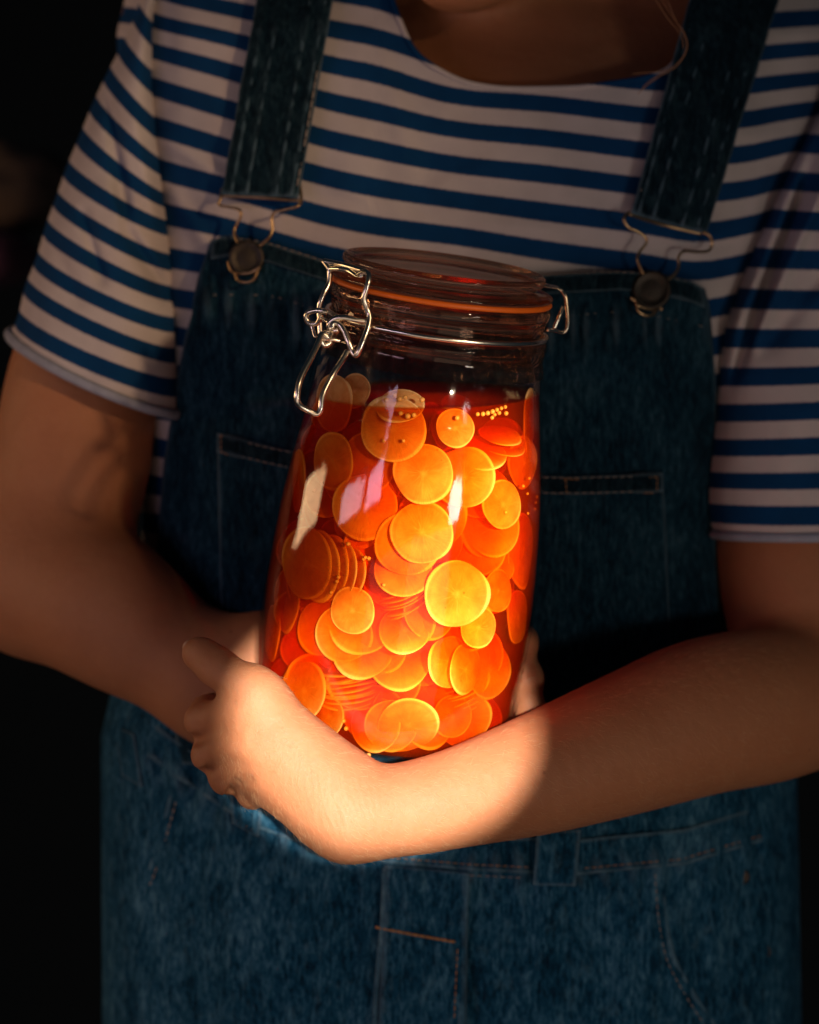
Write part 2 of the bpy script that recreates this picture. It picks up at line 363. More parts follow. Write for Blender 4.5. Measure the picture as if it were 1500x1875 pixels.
def chain(Fd, pts, k, sub=6):
    """pts: (px, py, y, radius in pixels); a smooth limb through them, blended once into the field"""
    w = [(P(*p[:3]), p[3] * kf(p[2])) for p in pts]
    A = catmull([a for a, _ in w], sub); Rr = [v.x for v in catmull([Vector((r, 0, 0)) for _, r in w], sub)]
    pa = np.array([tuple(a) for a in A]); mr = max(Rr) + k + .008
    sl = box(pa.min(0) - mr, pa.max(0) + mr); X = AX[sl[0]][:, None, None]; Y = AY[sl[1]][None, :, None]; Z = AZ[sl[2]][None, None, :]
    T = None
    for a, b, ra, rb in zip(pa, pa[1:], Rr, Rr[1:]):
        ba = b - a; L2 = float(ba @ ba) + 1e-12
        t = np.clip(((X - a[0]) * ba[0] + (Y - a[1]) * ba[1] + (Z - a[2]) * ba[2]) / L2, 0, 1)
        d = (np.sqrt((X - a[0] - ba[0] * t) ** 2 + (Y - a[1] - ba[1] * t) ** 2 + (Z - a[2] - ba[2] * t) ** 2) - (ra + (rb - ra) * t)).astype(np.float32)
        T = d if T is None else np.minimum(T, d)
    blend(Fd, sl, T, k)
def carve(Fd, pts, r, k=.0022):
    A = [np.array(P(*p)) for p in pts]; lo = np.min(A, 0) - r - k - .004; hi = np.max(A, 0) + r + k + .004; sl = box(lo, hi)
    X = AX[sl[0]][:, None, None]; Y = AY[sl[1]][None, :, None]; Z = AZ[sl[2]][None, None, :]
    for a, b in zip(A, A[1:]):
        ba = b - a; t = np.clip(((X - a[0]) * ba[0] + (Y - a[1]) * ba[1] + (Z - a[2]) * ba[2]) / float(ba @ ba), 0, 1)
        d = (r - np.sqrt((X - a[0] - ba[0] * t) ** 2 + (Y - a[1] - ba[1] * t) ** 2 + (Z - a[2] - ba[2] * t) ** 2)).astype(np.float32)
        f = Fd[sl]; h = np.clip(k - np.abs(f - d), 0, None) / k; Fd[sl] = np.maximum(f, d) + h * h * k * .25
# trunk, neck and head
F1 = field()
zz = AZ; pyz = 937.5 - zz / kf(.2)
tr = np.array([trunk(p) for p in pyz]); kk = kf(.2)
xc = (tr[:, 0] - 750) * kk; aa = tr[:, 1] * kk * 0.90; yc = tr[:, 2]; bb = tr[:, 3] - 0.007 - 0.050 * np.clip((215 - pyz) / 200, 0, 1)
q = np.sqrt(((AX[:, None, None] - xc[None, None, :]) / aa) ** 2 + ((AY[None, :, None] - yc[None, None, :]) / bb) ** 2)
d = ((q - 1) * np.minimum(aa, bb)).astype(np.float32)
d = np.maximum(d, (zz - (937.5 + 40) * kk)[None, None, :].astype(np.float32)); F1 = np.minimum(F1, d)
chain(F1, [(925, 60, .235, 165), (905, -130, .22, 160), (890, -300, .21, 170)], .05)
chain(F1, [(600, -40, .21, 80), (350, 60, .205, 85)], .04); chain(F1, [(1200, 0, .22, 80), (1480, 160, .225, 60)], .04)
ell(F1, P(870, -350, .19), (.074, .092, .105), .02)          # skull
ell(F1, P(862, -150, .135), (.050, .050, .045), .03)          # jaw
ell(F1, P(848, -22, .098), (.026, .022, .0135), .018)           # chin
ell(F1, P(856, -190, .075), (.010, .014, .020), .012)         # nose
# the arm on the left of the picture, and its hand behind the jar
F2 = field()
chain(F2, [(350, 60, .205, 85), (268, 330, .185, 92), (185, 560, .170, 118), (153, 700, .165, 140), (122, 880, .158, 146), (66, 1050, .15, 136)], .012)
chain(F2, [(58, 1055, .15, 136), (165, 1098, .125, 142), (230, 1140, .115, 132), (300, 1188, .108, 114), (410, 1262, .098, 88)], .02)
chain(F2, [(410, 1262, .098, 84), (500, 1270, .088, 62)], .03)
chain(F2, [(410, 1240, .095, 60), (490, 1185, .080, 62)], .03)
for j, (y0, y1, yy, rr) in enumerate([(1190, 1172, .032, 31), (1240, 1238, .034, 33), (1285, 1300, .036, 32), (1325, 1352, .045, 28)]):
    chain(F2, [(500, 1225 + 14 * j, .088, 45), (700, y0, .104, 37)], .012)
    chain(F2, [(700, y0, .104, 35), (850, y0, .098, 33), (944 + 6 * j, y1, .068, rr + 2), (956 + 9 * j, y1 + 8, yy, rr - 1)], .010)
# the arm on the right of the picture
F3 = field()
chain(F3, [(1540, 170, .225, 55), (1530, 400, .185, 95), (1478, 800, .170, 128), (1462, 960, .162, 150), (1466, 1060, .15, 152), (1505, 1250, .13, 138)], .012)
chain(F3, [(1505, 1265, .13, 132), (1410, 1290, .095, 142), (1290, 1312, .060, 143), (1150, 1361, .025, 130), (1000, 1413, -.008, 113), (850, 1458, -.035, 93), (740, 1482, -.046, 86), (640, 1490, -.050, 84)], .012)
# hand: wrist, palm, metacarpals, knuckles
W0 = (640, 1488, -.050, 82)
chain(F3, [W0, (590, 1450, -.050, 78), (520, 1400, -.040, 74)], .012)
chain(F3, [(590, 1440, -.046, 62), (480, 1352, -.028, 66)], .02)
MC = [((600, 1430, -.056, 40), (452, 1318, -.050, 34), (384, 1318, -.026, 33)),
      ((598, 1455, -.058, 40), (462, 1368, -.054, 33), (395, 1378, -.029, 31)),
      ((590, 1480, -.056, 38), (480, 1412, -.050, 31), (424, 1420, -.028, 28)),
      ((580, 1500, -.050, 36), (505, 1450, -.042, 29), (462, 1455, -.022, 25))]
for a, b, c in MC: chain(F3, [a, b, c], .007)
# fingers fold away round the far side, under the jar
FG = [((384, 1318, -.026, 31), (378, 1300, .020, 29), (440, 1290, .060, 26), (500, 1300, .070, 24)),
      ((395, 1378, -.029, 30), (392, 1372, .022, 29), (455, 1350, .062, 26), (520, 1345, .070, 24)),
      ((424, 1420, -.028, 27), (424, 1418, .018, 27), (485, 1400, .058, 25), (545, 1390, .066, 23)),
      ((462, 1455, -.022, 24), (462, 1452, .012, 23), (520, 1430, .046, 21), (570, 1415, .055, 20))]
for f in FG: chain(F3, f, .004)
for px, py, y, r in [(362, 1320, -.020, 16), (374, 1386, -.022, 15), (408, 1432, -.022, 12)]:
    ell(F3, P(px, py, y), (r * S, .010, r * S), .012)
# thumb
chain(F3, [(622, 1425, -.050, 48), (540, 1348, -.050, 49), (474, 1280, -.046, 46)], .012)
chain(F3, [(474, 1280, -.046, 45), (455, 1262, -.044, 44)], .012)
F4 = field()
chain(F4, [(474, 1278, -.048, 43), (432, 1243, -.046, 35), (398, 1223, -.041, 31)], .004)
chain(F4, [(404, 1226, -.041, 33), (388, 1213, -.039, 35), (363, 1197, -.030, 27)], .006)
ell(F4, P(366, 1196, -.036), (.0088, .0080, .0080), .004)

for a, b in [((356, 1354, -.024), (400, 1348, -.0625)), ((374, 1410, -.026), (420, 1396, -.0625)), ((420, 1450, -.024), (452, 1430, -.058))]:
    m_ = tuple((u + v) / 2 for u, v in zip(a, b)); carve(F3, [a, (m_[0] - 4, m_[1], m_[2] - .004), b], .0022, .004)
carve(F3, [(640, 1396, -.074), (672, 1402, -.078), (705, 1420, -.076)], .0010, .003)      # fold where the wrist bends
carve(F3, [(622, 1420, -.0765), (612, 1460, -.0778), (618, 1510, -.0765)], .0009, .003)
h = np.clip(.0035 - np.abs(F3 - F4), 0, None) / .0035; F3 = np.minimum(F3, F4) - h * h * .0035 * .25
def smin(a, b, k):
    h = np.clip(k - np.abs(a - b), 0, None) / k; return np.minimum(a, b) - h * h * k * .25
FB = smin(F1, np.minimum(F2, F3), .012)
# keep the two arms distinct where they pass, the trunk joins both at the shoulders
del F4
def surface_nets(Fd):
    ins = Fd < 0
    nx, ny, nzz = Fd.shape
    c = ins[:-1, :-1, :-1].astype(np.uint8)
    for dx in (0, 1):
        for dy in (0, 1):
            for dz in (0, 1):
                if dx or dy or dz: c = c + ins[dx:nx - 1 + dx, dy:ny - 1 + dy, dz:nzz - 1 + dz]
    act = np.argwhere((c > 0) & (c < 8)); idx = np.full(c.shape, -1, dtype=np.int32)
    idx[act[:, 0], act[:, 1], act[:, 2]] = np.arange(len(act))
    corners = [(i, j, k) for i in (0, 1) for j in (0, 1) for k in (0, 1)]
    ax = (AX, AY, AZ)
    vals = {cn: Fd[act[:, 0] + cn[0], act[:, 1] + cn[1], act[:, 2] + cn[2]] for cn in corners}
    acc = np.zeros((len(act), 3)); cnt = np.zeros(len(act))
    for cn in corners:
        for d_ in range(3):
            if cn[d_] == 0:
                c2 = list(cn); c2[d_] = 1; c2 = tuple(c2)
                v0, v1 = vals[cn], vals[c2]; cr = (v0 < 0) != (v1 < 0)
                t = np.where(cr, v0 / np.where(cr, v0 - v1, 1), 0)
                for e in range(3):
                    p0 = ax[e][act[:, e] + cn[e]]; p1 = ax[e][act[:, e] + c2[e]]
                    acc[:, e] += np.where(cr, p0 + (p1 - p0) * t, 0)
                cnt += cr
    V = acc / cnt[:, None]
    quads = []
    for d_ in range(3):
        e1, e2 = [(1, 2), (2, 0), (0, 1)][d_]
        sl0 = [slice(1, None)] * 3; sl0[d_] = slice(0, -1); sl1 = [slice(1, None)] * 3; sl1[d_] = slice(1, None)
        lo = [slice(1, -1)] * 3; lo[d_] = slice(0, -1); hi = [slice(1, -1)] * 3; hi[d_] = slice(1, None)
        a = ins[tuple(lo)]; b = ins[tuple(hi)]
        for flag in (True, False):
            w_ = np.argwhere((a != b) & (a == flag))
            if len(w_) == 0: continue
            base = w_.copy(); base[:, e1] += 1; base[:, e2] += 1
            def at(o1, o2):
                p = base.copy(); p[:, e1] -= o1; p[:, e2] -= o2; return idx[p[:, 0], p[:, 1], p[:, 2]]
            q_ = np.stack([at(1, 1), at(0, 1), at(0, 0), at(1, 0)], 1)
            if not flag: q_ = q_[:, ::-1]
            quads.append(q_)
    Q = np.concatenate(quads); Q = Q[(Q >= 0).all(1)]
    return V, Q
BV, BQ = surface_nets(FB)
del F1, F2, F3, FB
def np_smooth(V, Q, it=2, lam=0.5):
    E = np.concatenate([Q[:, [0, 1]], Q[:, [1, 2]], Q[:, [2, 3]], Q[:, [3, 0]]]); n = len(V)
    deg = np.bincount(E[:, 0], minlength=n) + np.bincount(E[:, 1], minlength=n)
    for _ in range(it):
        s = np.zeros_like(V)
        for j in range(3): s[:, j] = np.bincount(E[:, 0], V[E[:, 1], j], n) + np.bincount(E[:, 1], V[E[:, 0], j], n)
        V = V + lam * (s / np.maximum(deg, 1)[:, None] - V)
    return V
SV = np_smooth(BV, BQ, 8); HV = np_smooth(BV, BQ, 2)
wt = np.clip((-.018 - BV[:, 0]) / .02, 0, 1) * (BV[:, 1] < .03) * (BV[:, 2] > -.195); BV = SV + (HV - SV) * wt[:, None]; del SV, HV
person = empty('person', (0, .2, -.5), 'person in denim dungarees and striped t-shirt hugging a jar of orange slices', 'person')
def part(name, V, Fc, mat, parent, **kw):
    o = mesh_obj(name, V, Fc, mat, None, **kw); o.parent = parent
    if parent is not None:
        pm = parent.matrix_world if parent.parent is None and parent.type == 'EMPTY' else None
    return o
def child(o, parent, root):
    """parent keeping the place the vertices already have"""
    o.parent = parent
    if parent is root: o.matrix_parent_inverse = Matrix.Translation(root.location).inverted()
    return o
PR = person
def pp(name, V, Fc, mat, parent=None, **kw):
    o = mesh_obj(name, V, Fc, mat, **kw); return child(o, parent or PR, PR)
me = bpy.data.meshes.new('body')
me.vertices.add(len(BV)); me.vertices.foreach_set('co', BV.astype(np.float32).ravel())
me.loops.add(len(BQ) * 4); me.loops.foreach_set('vertex_index', BQ.astype(np.int32).ravel())
me.polygons.add(len(BQ)); me.polygons.foreach_set('loop_start', np.arange(0, len(BQ) * 4, 4, dtype=np.int32))
me.polygons.foreach_set('use_smooth', np.ones(len(BQ), dtype=bool)); me.update(calc_edges=True); me.validate()
me.materials.append(M['skin'])
body = bpy.data.objects.new('body', me); C.objects.link(body); child(body, PR, PR)
# thumb nail
def nail():
    c = P(357, 1191, -.0335); V, Fc = [], []
    ux = Vector((-.72, .30, .42)).normalized(); n_ = Vector((-.30, -.90, .25)); n_ = (n_ - ux * n_.dot(ux)).normalized(); uy = n_.cross(ux)
    for i in range(9):
        for j in range(7):
            u = i / 8 * 2 - 1; v = j / 6 * 2 - 1; wv = 1 - .35 * max(0, u) ** 2
            V.append(c + ux * u * .0052 + uy * v * wv * .0045 + n_ * (.0054 - .0032 * v * v - .0010 * u * u))
    for i in range(8):
        for j in range(6):
            a = i * 7 + j; Fc.append((a, a + 1, a + 8, a + 7))
    o = pp('fingernail', V, Fc, M['nail']); s = o.modifiers.new('s', 'SOLIDIFY'); s.thickness = .0005; s.offset = 0
nail()
# fine hairs on forearms and hand
def fuzz():
    rs = np.random.RandomState(3); px = 750 + BV[:, 0] / (S * (D + BV[:, 1]) / D); py = 937.5 - BV[:, 2] / (S * (D + BV[:, 1]) / D)
    # vertex normals
    a = BV[BQ[:, 0]]; fn = np.cross(BV[BQ[:, 2]] - a, BV[BQ[:, 3]] - BV[BQ[:, 1]])
    vn = np.zeros_like(BV)
    for j in range(4): np.add.at(vn, BQ[:, j], fn)
    vn /= np.linalg.norm(vn, axis=1)[:, None] + 1e-12
    ok = (vn[:, 1] < -.30) & (py > 1170) & (py < 1600) & (px > 400) & (px < 1450) & (BV[:, 1] < .06)
    idx = rs.choice(np.where(ok)[0], 2200, replace=False); V, Fc = [], []
    for i in idx:
        p = Vector(BV[i]); n_ = Vector(vn[i]); run = Vector((.7, 0, -.5)) + Vector(rs.normal(0, .35, 3)); run = (run - n_ * run.dot(n_)).normalized()
        L = .0025 + .003 * rs.rand(); pts = [p, p + run * L * .5 + n_ * L * .28, p + run * L + n_ * L * .36]
        v, f = tube_geo(pts, lambda t: (.000042) * (1.05 - .8 * t), 3); o = len(V); V += v; Fc += [tuple(k_ + o for k_ in ff) for ff in f]
    tag(pp('arm_hair', V, Fc, M['fuzz']), kind='stuff')
fuzz()
# a few loose strands of hair beside the strap
V, Fc = [], []
for pts in [[(1190, -40), (1225, 20), (1253, 60), (1258, 90), (1240, 120), (1216, 135), (1190, 152), (1168, 172)],
            [(1205, -40), (1235, 30), (1257, 75), (1250, 105), (1222, 128), (1180, 133), (1160, 135)],
            [(1180, -40), (1215, 22), (1246, 62), (1252, 88)], [(1215, 132), (1185, 152), (1175, 165)]]:
    v, f = tube_geo(catmull([P(x, y, .085) for x, y in pts], 6), .00022, 5); o = len(V); V += v; Fc += [tuple(i + o for i in ff) for ff in f]
pp('hair_strands', V, Fc, M['hair'])
cap = bmesh.new(); bmesh.ops.create_uvsphere(cap, u_segments=32, v_segments=20, radius=1)
for v in cap.verts:
    c = P(870, -370, .215); v.co = Vector((c.x + v.co.x * .088, c.y + v.co.y * .098 + .006, c.z + v.co.z * .112))
me = bpy.data.meshes.new('hair'); cap.to_mesh(me); me.materials.append(M['hair']); me.polygons.foreach_set('use_smooth', [True] * len(me.polygons))
o = bpy.data.objects.new('hair', me); C.objects.link(o); child(o, PR, PR)
# ------------------------------------------------------------------ T-SHIRT
NS = [-3, -2, -1, 0, 1, 2, 3, 4, 5, 6]
ST = {250: [-150, -90, -38, 28, 82, 148, 220, 296, 378, 462], 300: [-130, -70, -10, 45, 97, 165, 235, 313, 392, 472], 400: [-110, -48, 12, 65, 123, 195, 267, 339, 413, 488],
      600: [-84, -16, 52, 118, 186, 255, 325, 397, 468, 540], 700: [-68, 0, 70, 136, 206, 276, 346, 416, 486, 556], 780: [-30, 35, 98, 165, 227, 293, 358, 425, 495, 565],
      850: [0, 60, 120, 180, 239, 304, 368, 433, 503, 573], 1000: [10, 70, 129, 189, 252, 318, 388, 459, 530, 600], 1190: [24, 88, 152, 212, 277, 343, 411, 484, 556, 626],
      1270: [28, 88, 150, 214, 282, 352, 428, 500, 570, 640], 1350: [42, 102, 160, 222, 286, 351, 418, 486, 556, 626], 1450: [36, 92, 148, 203, 263, 325, 390, 456, 526, 596], 1560: [30, 84, 138, 190, 245, 305, 370, 436, 506, 576]}
SX = sorted(ST)
def stripe(px, py):
    ys = [float(np.interp(px, SX, [ST[x][i] for x in SX])) for i in range(len(NS))]
    # soften the kinks between measured columns
    ys2 = [float(np.interp(px + 30, SX, [ST[x][i] for x in SX])) for i in range(len(NS))]; ys3 = [float(np.interp(px - 30, SX, [ST[x][i] for x in SX])) for i in range(len(NS))]
    ys = [(a + b + c) / 3 for a, b, c in zip(ys, ys2, ys3)]
    if py < ys[0]: return NS[0] - (ys[0] - py) / 66
    if py > ys[-1]: return NS[-1] + (py - ys[-1]) / 70
    return float(np.interp(py, ys, NS))
NL = [(640, -170), (690, -120), (706, -40), (735, 42), (760, 90), (800, 122), (850, 146), (900, 156), (950, 159), (1050, 157), (1110, 150), (1180, 139), (1222, 124), (1248, 92), (1262, 40), (1280, -40), (1300, -120), (1350, -170)]
def wr_shirt(px, py):
    w_ = .0034 * nz(px * .006, py * .0035, 1.3) + .0020 * nz(px * .015, py * .012, 4.1)
    # drag lines from the arm pits
    for (x0, y0, x1, y1, wd, am) in [(300, 330, 480, 600, 16, -.004), (290, 250, 420, 330, 14, -.003), (690, 60, 760, 330, 20, -.0016), (600, 330, 800, 420, 14, -.0018),
                                     (1330, 560, 1400, 330, 18, -.003), (780, 350, 900, 300, 16, -.002), (1290, 440, 1420, 380, 14, -.002), (860, 410, 1050, 420, 16, -.0015)]:
        dx, dy = x1 - x0, y1 - y0; L = math.hypot(dx, dy); t = ((px - x0) * dx + (py - y0) * dy) / L / L; e = abs((px - x0) * dy - (py - y0) * dx) / L
        w_ += am * math.exp(-(e / wd) ** 2) * sm(t, -.15, .2) * (1 - sm(t, .8, 1.15))
    return w_
def cloth_tube(tabtop, tabbot, ncol, nrow, offs, wr, stripefn=None, back=50):
    V, UV, Fc = [], [], []
    cols = [(-math.cos(math.pi * i / ncol), 0) for i in range(ncol + 1)] + [(math.cos(math.pi * i / back), 1) for i in range(1, back)]
    for j in range(nrow + 1):
        v = j / nrow
        for c, bk in cols:
            top = tabtop(c, bk); bot = tabbot(c, bk)
            xc0, a0, _, _ = trunk(min(max(top, 0), 1900)); pxg = xc0 + a0 * c
            if not bk: top = tabtop(pxg, 0); bot = tabbot(pxg, 0)
            py = top + (bot - top) * v
            xc, a, yc, b = trunk(py); px = xc + a * c
            dpt = b * max(0., 1 - abs(c) ** NEXP) ** (1 / NEXP)
            y = yc + dpt if bk else yc - dpt
            wv = wr(px, py) * (1 if not bk else .3)
            y += (-offs + wv) * (1 if not bk else -1); V.append(P(px + (offs / S) * c, py, y))
            UV.append((px / 100, stripefn(px, py) if stripefn else py / 70))
    nc = len(cols)
    for j in range(nrow):
        for i in range(nc):
            a = j * nc + i; b = j * nc + (i + 1) % nc; Fc.append((a, b, b + nc, a + nc))
    return V, Fc, UV
# smooth column mapping needs the neck line looked up at the real column
def top_shirt(px, bk): return -170 if bk else interp(NL, px)
V, Fc, UV = cloth_tube(top_shirt, lambda c, b: 1290, 240, 230, 0.0, wr_shirt, stripe)
shirt = pp('t_shirt', V, Fc, M['shirt'], uv=UV); so = shirt.modifiers.new('s', 'SOLIDIFY'); so.thickness = .0012; so.offset = 1
# collar band
pts = [P(x, y + 3, Yf(x, y) - .0012 + wr_shirt(x, y)) for x, y in NL[1:-1]]
v, f = tube_geo(catmull(pts, 8), .0016, 8, flat=.5); uvc = [(0, stripe(750 + p.x / kf(p.y), 937.5 - p.z / kf(p.y))) for p in v]
pp('collar', v, f, M['shirt'], shirt, uv=uvc)
# sleeves: rings given by left and right point, stripe number, depth and sag
def sleeve(rings, depth, halfd, sag, wr, nsub=9, nt=120):
    rings = [(l, r, n, dp - .004, hd + .006, sg) for (l, r, n, dp, hd, sg) in rings]; ctr = [((l, r), n, dp, hd, sg) for (l, r, n, dp, hd, sg) in rings]; V, UV, Fc = [], [], []
    keys = [Vector((l[0], l[1], r[0])) for l, r, *_ in rings]; rest = [Vector((r[1], n, dp)) for l, r, n, dp, hd, sg in rings]; rest2 = [Vector((hd, sg, 0)) for l, r, n, dp, hd, sg in rings]
    A = catmull(keys, nsub); B = catmull(rest, nsub); Cc = catmull(rest2, nsub)
    for a, b, c in zip(A, B, Cc):
        lx, ly, rx = a; ry, n, dp = b; hd, sg, _ = c
        for t in range(nt):
            th = 2 * math.pi * t / nt; u = -math.cos(th); s_ = math.sin(th)
            px = (lx + rx) / 2 + (rx - lx) / 2 * u; py = (ly + ry) / 2 + (ry - ly) / 2 * u + sg * s_
            y = dp - hd * (abs(s_) ** .9) * (1 if s_ > 0 else -1)
            if s_ > 0: y += wr(px, py) * min(1, s_ * 2)
            V.append(P(px, py, y)); UV.append((t / 10, n))
    m = len(A)
    for j in range(m - 1):
        for t in range(nt):
            a = j * nt + t; b = j * nt + (t + 1) % nt; Fc.append((a, b, b + nt, a + nt))
    last = V[-nt:]
    return V, Fc, UV, last
def folds(lst, base):
    def f(px, py):
        w_ = base(px, py)
        for (x0, y0, x1, y1, wd, am) in lst:
            dx, dy = x1 - x0, y1 - y0; L = math.hypot(dx, dy); t = ((px - x0) * dx + (py - y0) * dy) / L / L; e = abs((px - x0) * dy - (py - y0) * dx) / L
            w_ += am * math.exp(-(e / wd) ** 2) * sm(t, -.1, .15) * (1 - sm(t, .85, 1.1))
        return w_
    return f
wl = folds([(195, 170, 235, 420, 13, .008), (235, 420, 320, 560, 14, .007), (150, 380, 190, 520, 12, .006), (285, 150, 325, 480, 12, .008), (90, 430, 150, 560, 12, .003), (240, 200, 290, 420, 14, -.004), (180, 330, 300, 500, 12, -.003)],
           lambda px, py: .0025 * nz(px * .012, py * .006, 7.7))
LR = [((300, -130), (350, -90), -3.2, .215, .030, 0), ((264, -34), (292, 0), -1.8, .205, .036, 4), ((246, 26), (284, 72), -.9, .195, .040, 8), ((222, 84), (286, 152), 0, .19, .042, 10), ((196, 135), (300, 242), 1, .185, .044, 12), ((170, 190), (306, 308), 2, .18, .045, 14), ((146, 248), (314, 368), 3, .178, .046, 16),
      ((121, 308), (318, 414), 4, .175, .047, 18), ((102, 363), (322, 478), 5, .172, .048, 20), ((83, 415), (324, 534), 6, .170, .048, 22), ((66, 474), (328, 590), 7, .168, .049, 24),
      ((47, 522), (330, 646), 8, .166, .050, 26), ((32, 582), (334, 702), 9, .165, .050, 28), ((17, 612), (336, 752), 9.62, .165, .050, 30)]
V, Fc, UV, last = sleeve(LR, 0, 0, 0, wl)
o = pp('sleeve', V, Fc, M['shirt'], shirt, uv=UV); s = o.modifiers.new('s', 'SOLIDIFY'); s.thickness = .001; s.offset = 1
v, f = tube_geo([p.copy() for p in last], .0030, 10, closed=True); pp('cuff', v, f, M['cuff'], shirt)
RRg = [((1545, 60), (1700, 40), -8.6, .20, .036, 0), ((1520, 130), (1690, 110), -7.9, .195, .040, 4), ((1503, 190), (1690, 190), -7, .19, .042, 6), ((1466, 260), (1685, 262), -6, .185, .045, 6), ((1432, 327), (1680, 335), -5, .18, .047, 6), ((1396, 397), (1672, 405), -4, .178, .048, 6), ((1365, 468), (1664, 472), -3, .175, .048, 6),
       ((1336, 543), (1655, 545), -2, .172, .048, 6), ((1318, 616), (1645, 612), -1, .170, .048, 6), ((1308, 688), (1640, 676), 0, .168, .049, 6), ((1302, 754), (1635, 740), 1, .166, .050, 6), ((1294, 817), (1632, 805), 2, .165, .050, 7),
       ((1288, 876), (1630, 870), 3, .164, .050, 8), ((1290, 934), (1630, 934), 4, .163, .050, 9), ((1300, 975), (1628, 975), 4.5, .163, .050, 10)]
wrr = folds([(1475, 330, 1346, 690, 9, .013), (1500, 205, 1330, 640, 14, -.009), (1520, 320, 1372, 640, 12, -.009), (1560, 430, 1400, 640, 16, .004), (1440, 560, 1520, 540, 14, -.002)],
            lambda px, py: .002 * nz(px * .010, py * .006, 2.2) + (.0007 * nz(px * .03, py * .012, 5)))
V, Fc, UV, last = sleeve(RRg, 0, 0, 0, wrr)
o = pp('sleeve', V, Fc, M['shirt'], shirt, uv=UV); s = o.modifiers.new('s', 'SOLIDIFY'); s.thickness = .001; s.offset = 1
v, f = tube_geo([p.copy() for p in last], .0028, 10, closed=True); pp('cuff', v, f, M['cuff'], shirt)
# ------------------------------------------------------------------ DUNGAREES
WB = [(150, 1290), (230, 1345), (330, 1420), (450, 1502), (600, 1556), (700, 1573), (860, 1587), (1050, 1596), (1250, 1577), (1400, 1532), (1500, 1480)]
def wr_den(px, py):
    w_ = .0042 * nz(px * .010, py * .0030, 11.3) + .0022 * nz(px * .028, py * .012, 3.3) + .0007 * nz(px * .07, py * .03, 8.3)
    if py > 1300:
        wb = interp(WB, px); near = math.exp(-((py - wb) / 38) ** 2); w_ += near * .0026 * math.sin(px * .13 + 3 * nz(px * .01, py * .01, 2))
        # pulls running down from the waist, hollow beside the fly
        w_ += .003 * math.exp(-((px - (655 - (py - 1600) * .03)) / 22) ** 2) * sm(py, 1580, 1640)
        w_ += .004 * math.exp(-((px - (860 + (py - 1750) * .05)) / 16) ** 2) * sm(py, 1700, 1780)
        w_ -= .004 * math.exp(-((px - (430 + (py - 1600) * .10)) / 70) ** 2) * sm(py, 1600, 1750)
        w_ -= .003 * math.exp(-((px - (1180 - (py - 1600) * .12)) / 50) ** 2) * sm(py, 1600, 1700)
    return w_
def bot_t(c, b): return 2250
V, Fc, UV = cloth_tube(lambda c, b: 1215, bot_t, 260, 200, .004, wr_den, None)
dung = pp('dungarees', V, Fc, M['denim'], uv=UV); s = dung.modifiers.new('s', 'SOLIDIFY'); s.thickness = .0015; s.offset = -1
def sheet(name, fn, nu, nv, mat, off, parent=None, thick=.0014, wr=wr_den, edge=0.0, fade=None):
    """fn(u, v) -> (px, py); laid on the trunk, `off` metres in front, edges rounded down"""
    V, Fc = [], []
    for j in range(nv + 1):
        for i in range(nu + 1):
            u, v = i / nu, j / nv; px, py = fn(u, v)
            y = Yf(px, py) - off + wr(px, py)
            if edge:   # a rolled hem: a ridge a little way in from each side
                e = min(u, 1 - u) if edge > 0 else min(u, 1 - u, v, 1 - v)
                y -= .0012 * math.exp(-((e - .035) / .03) ** 2)
            V.append(P(px, py, y))
    for j in range(nv):
        for i in range(nu):
            a = j * (nu + 1) + i; Fc.append((a, a + 1, a + nu + 2, a + nu + 1))
    o = pp(name, V, Fc, mat, parent or dung); s = o.modifiers.new('s', 'SOLIDIFY'); s.thickness = thick; s.offset = -1 if True else 1
    return o
BL = [(430, 392), (500, 368), (620, 341), (700, 326), (850, 303), (1000, 290), (1100, 292), (1200, 300), (1300, 320), (1420, 330)]
BR = [(430, 1262), (500, 1272), (525, 1288), (560, 1296), (700, 1308), (850, 1311), (1000, 1308), (1200, 1322), (1420, 1340)]
BT = [(0, 440), (.03, 432), (.12, 445), (.2, 466), (.28, 488), (.40, 510), (.55, 516), (.70, 503), (.85, 496), (.93, 503), (.98, 515), (1, 528)]
def bibf(u, v):
    top = interp(BT, u); py = top + (1400 - top) * v; return interp(BL, py) * (1 - u) + interp(BR, py) * u, py
def wr_bib(px, py): return .0016 * nz(px * .008, py * .004, 21.3) + .0012 * nz(px * .03, py * .006, 3.9) + .0006 * nz(px * .06, py * .03, 1.1) + .0020 * math.exp(-((py - (600 if px > 700 else 555 + (px - 350) * .16)) / 45) ** 2) * math.sin(px * .16 + 4 * nz(px * .02, 0, 0))
bib = sheet('bib', bibf, 160, 150, M['denim_bib_shaded'], .0065, wr=wr_bib)
def linef(p0, p1, w0, w1):
    """strip from p0 to p1 with widths"""
    def f(u, v):
        return p0[0] + (p1[0] - p0[0]) * v + (u - .5) * (w0 + (w1 - w0) * v), p0[1] + (p1[1] - p0[1]) * v
    return f
def quadf(a, b, c, d_):
    def f(u, v):
        t = [(a[k] * (1 - u) + b[k] * u) * (1 - v) + (d_[k] * (1 - u) + c[k] * u) * v for k in (0, 1)]; return t[0], t[1]
    return f
def wr_flat(px, py): return .0006 * nz(px * .05, py * .02, 9) + .0012 * nz(px * .012, py * .012, 5.2)
